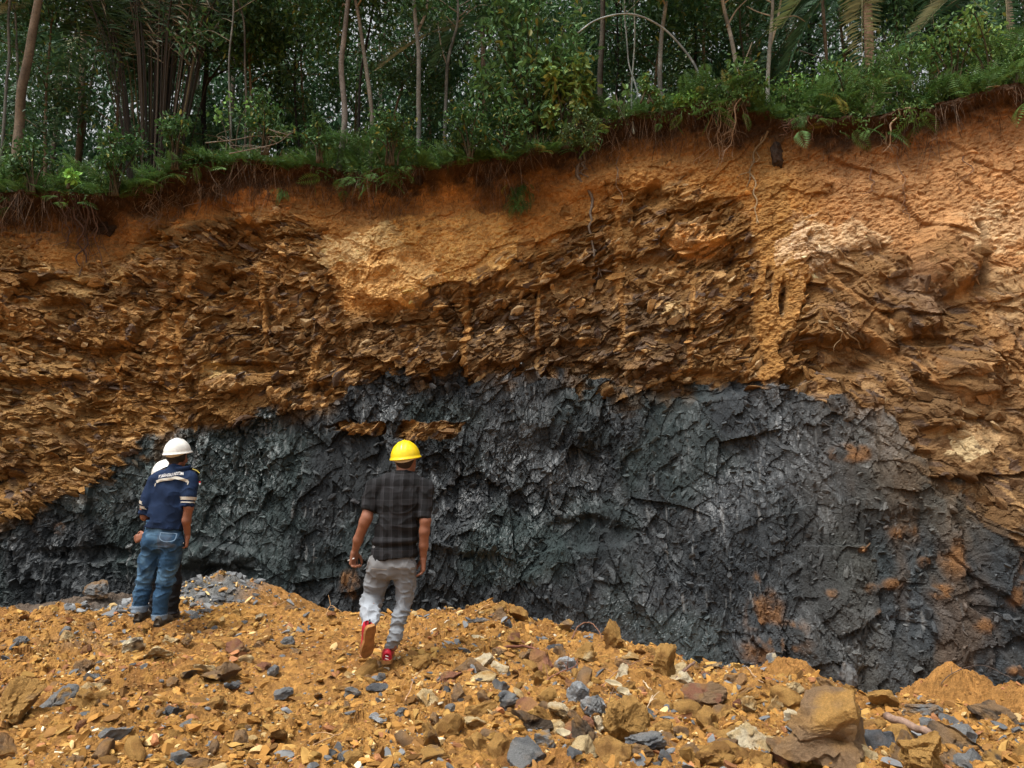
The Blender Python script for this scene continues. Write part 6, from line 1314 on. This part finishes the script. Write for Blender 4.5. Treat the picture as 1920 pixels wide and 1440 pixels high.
roots([(72, 440, 470, -20, 3), (78, 425, 440, 8, 2)], 'short bent root stuck in the orange soil at the left', (.36, .22, .14), 3)
roots(tuft(262, 18, 365, 430, 7), 'thin roots between the big bundle and the overhang', (.30, .22, .16), 4)
roots(tuft(310, 26, 345, 420, 12), 'spray of pale roots hanging under the left part of the overhang', (.32, .24, .18), 5)
roots([(378, 340, 388, -10, 4), (402, 338, 378, 30, 4)]+tuft(395, 22, 335, 385, 6), 'two thick pale roots splaying under the overhang', (.34, .27, .22), 6)
roots(tuft(500, 16, 300, 345, 6), 'few thin roots right of the overhang', (.28, .20, .14), 7)
roots([(1088, 300, 520, 38, 8), (1092, 290, 340, 6, 6)], 'long thick pale root running far down the face in the middle', (.30, .24, .19), 8)
roots(tuft(1120, 22, 235, 320, 10)+[(1155, 262, 390, 8, 3)], 'roots dangling from the notch left of the middle top edge', (.34, .25, .18), 9)
roots(tuft(1350, 24, 215, 330, 16, 3), 'bundle of pale roots below the light brown leaning trunk', (.40, .29, .20), 10)
roots([(1438, 240, 350, -38, 5), (1408, 320, 420, 12, 4), (1432, 250, 300, -16, 3)], 'long curving pale root right of the root bundle', (.46, .34, .20), 11)
roots(tuft(1480, 26, 222, 270, 14, 3), 'reddish roots sprouting from the turf above the mud run', (.26, .16, .12), 12)
roots([(1660, 232, 300, -14, 4), (1672, 226, 250, 6, 3)]+tuft(1658, 8, 250, 310, 4), 'forked pale root on the right part of the face', (.42, .30, .20), 13)
roots([(1690, 280, 400, -2, 2), (1694, 385, 420, 8, 2)], 'hair thin long root on the right part of the face', (.36, .22, .14), 14)
roots([(1832, 175, 208, 4, 3)], 'short pale root hanging from the turf at the upper right', (.40, .32, .22), 15)
roots([(1635, 320, 370, -3, 3)], 'short fine root on the soil left of the hair thin long root', (.34, .2, .13), 16)
roots([(1760, 270, 310, -10, 2)], 'tiny fine root high on the soil at the right', (.34, .2, .13), 19)
roots([(1815, 300, 370, -14, 2)], 'thin slanting root on the soil near the right edge', (.34, .2, .13), 20)
roots(tuft(1240, 60, 215, 250, 14), 'fringe of thin roots below the stout brown trunk', (.24, .17, .12), 17)
roots([(1535, 600, 614, 40, 4), (1560, 602, 640, 22, 3), (1590, 625, 650, 45, 3)], 'pale broken roots sticking out over the dark hollow on the right', (.48, .35, .20), 18)
# fine rootlets and leaf mould threads all along the turf
n = 7000; r = np.random.default_rng(99); x = r.uniform(-10.8, 9.5, n); kx = np.clip(((x+11.5)/22.5*nc).astype(int), 0, nc-1); dz = r.random(n)**1.6*.5; ii = np.clip(((1-dz/(zt[kx]-ZB))*(nr-1)).astype(int), 0, nr-1)
p0 = np.stack([X[ii, kx], Yc[ii, kx]+.01, Z[ii, kx]], -1); ln = (.04+.34*r.random(n)**2.5)*(.5+1.6*sstep(-.1, .4, fbm(x*1.6, x*0, 430, 3))); d = np.stack([r.normal(0, .35, n), -np.abs(r.normal(0, .25, n))-.05, -np.ones(n)], -1)*ln[:, None]
w_ = r.uniform(.0012, .004, n); sd_ = np.stack([np.ones(n), 0*x, 0*x], -1)*w_[:, None]; sy = np.stack([0*x, np.ones(n), 0*x], -1)*w_[:, None]; mid = p0+d*.5+np.stack([r.normal(0, .02, n), 0*x, 0*x], -1)
V = np.stack([p0+sd_, p0-sd_*.5+sy, p0-sd_*.5-sy, mid+sd_, mid-sd_*.5+sy, mid-sd_*.5-sy, p0+d, p0+d+sd_*.2, p0+d+sy*.2], 1).reshape(-1, 3); i = np.arange(n)[:, None]*9
Fa = np.concatenate([i+np.array([[a, b, b+3, a+3]]) for a, b in ((0, 1), (1, 2), (2, 0), (3, 4), (4, 5), (5, 3))]); cc = np.array([(.10, .065, .045), (.24, .17, .12), (.045, .032, .024)])[r.integers(0, 3, n)]
tag(obj('rootlets', mesh_np('rootlets', V, Fa, False, np.repeat(cc, 9, 0), [M_root])), 'fringe of fine rootlets under the turf', 'roots', kind='stuff')
# ferns clinging to the face, dark clods of turf
def clump(px, py, wpx, hpx, n, label, cA, cB, seed, name='fern'):
    s = surf(px, py-hpx*.4); r = np.random.default_rng(seed); o0 = s; P_ = np.stack([r.normal(0, wpx*.22/F_PX*12, n), -.05-.10*r.random(n), r.uniform(-hpx*.5, hpx*.35, n)/F_PX*12], -1)
    rot = rot_np(r.uniform(-1.5, -.7, n), r.normal(size=n)*.3, pi+r.normal(size=n)*.7); sz = r.uniform(.14, .30, n)*(wpx/45)**.5
    V, Fa, C = scatter([FERN], np.zeros(n, int), P_, rot, np.stack([sz]*3, -1), greens(n, seed+1, cA, cB, .02)); o = obj(name, mesh_np(name, V, Fa, False, C, [M_leaf])); o.location = o0; tag(o, label, 'fern')
clump(975, 390, 46, 64, 46, 'dark green fern clump hanging on the orange face in the middle', (.03, .09, .02), (.07, .15, .03), 901)
clump(531, 374, 26, 24, 12, 'small bright fern growing on the face at the left', (.08, .18, .05), (.12, .25, .06), 902)
clump(1490, 345-120, 34, 20, 10, 'drooping leafy sprig over the root bundle at the right', (.10, .18, .07), (.16, .26, .10), 903)
for (px, py, wpx, hpx, sd_, lab) in [(1458, 284, 30, 62, 911, 'black clod of turf and roots hanging above the mud run'), (786, 338, 22, 40, 912, 'dark clod of rooty soil hanging below the edge left of the middle'), (180, 415, 60, 44, 913, 'big dark mat of leaf mould hanging at the left'), (1120, 255, 50, 26, 914, 'dark rooty lump at the notch in the top edge'), (1345, 222, 64, 24, 915, 'tangled dark turf lump above the pale root bundle')]:
    s = surf(px, py); V, Fa = rock_np(4, sd_, 6, .5, .9, .22); k = 12/F_PX; V = V*np.array([wpx*k*.5, .14, hpx*k*.5]); o = obj('turf_clod', mesh_np('turf_clod', V, Fa, False, np.tile([[.045, .030, .022]], (len(V), 1))*(1+.5*noise3(V[:, 0]*30, V[:, 1]*30, V[:, 2]*30, 3))[:, None], [M_cliff], {'wet': np.zeros(len(V))})); o.location = s+np.array([0, -.02, 0]); tag(o, lab, 'turf clod')
# dry bare branches lying on the edge at the left
for (pts, Y, lab) in [([(385, 268), (440, 262), (480, 255), (530, 258)], 12.6, 'bare pale branch lying on the cliff edge at the left'), ([(430, 288), (470, 280), (520, 268), (545, 248)], 12.0, 'lower bare branch bent along the cliff edge at the left'), ([(1500, 95), (1560, 115), (1610, 128), (1660, 135)], 12.0, 'long dark fallen pole leaning across the bank at the right')]:
    C_ = curve_pts([np.array(at(a, b, Y)) for a, b in pts], 8); mb = MB(); V, Fs = tube(C_, np.linspace(.010, .004, len(C_)), 7); cl = (.20, .17, .14) if 'pale' in lab or 'lower' in lab else (.07, .06, .05); mb.add(V, Fs, cl); rr = np.random.default_rng(len(lab))
    for k in range(6 if cl[0] > .1 else 0):
        i = rr.integers(3, len(C_)-2); V, Fs = tube(curve_pts([C_[i], C_[i]+np.array([rr.normal(0, .1), -.05, .08]), C_[i]+np.array([rr.normal(0, .25), -.1, rr.uniform(-.1, .2)])], 4), np.linspace(.006, .002, 9), 5); mb.add(V, Fs, cl)
    tag(obj('dead_branch', mb.mesh('dead_branch', M_bark, True)), lab, 'branch')
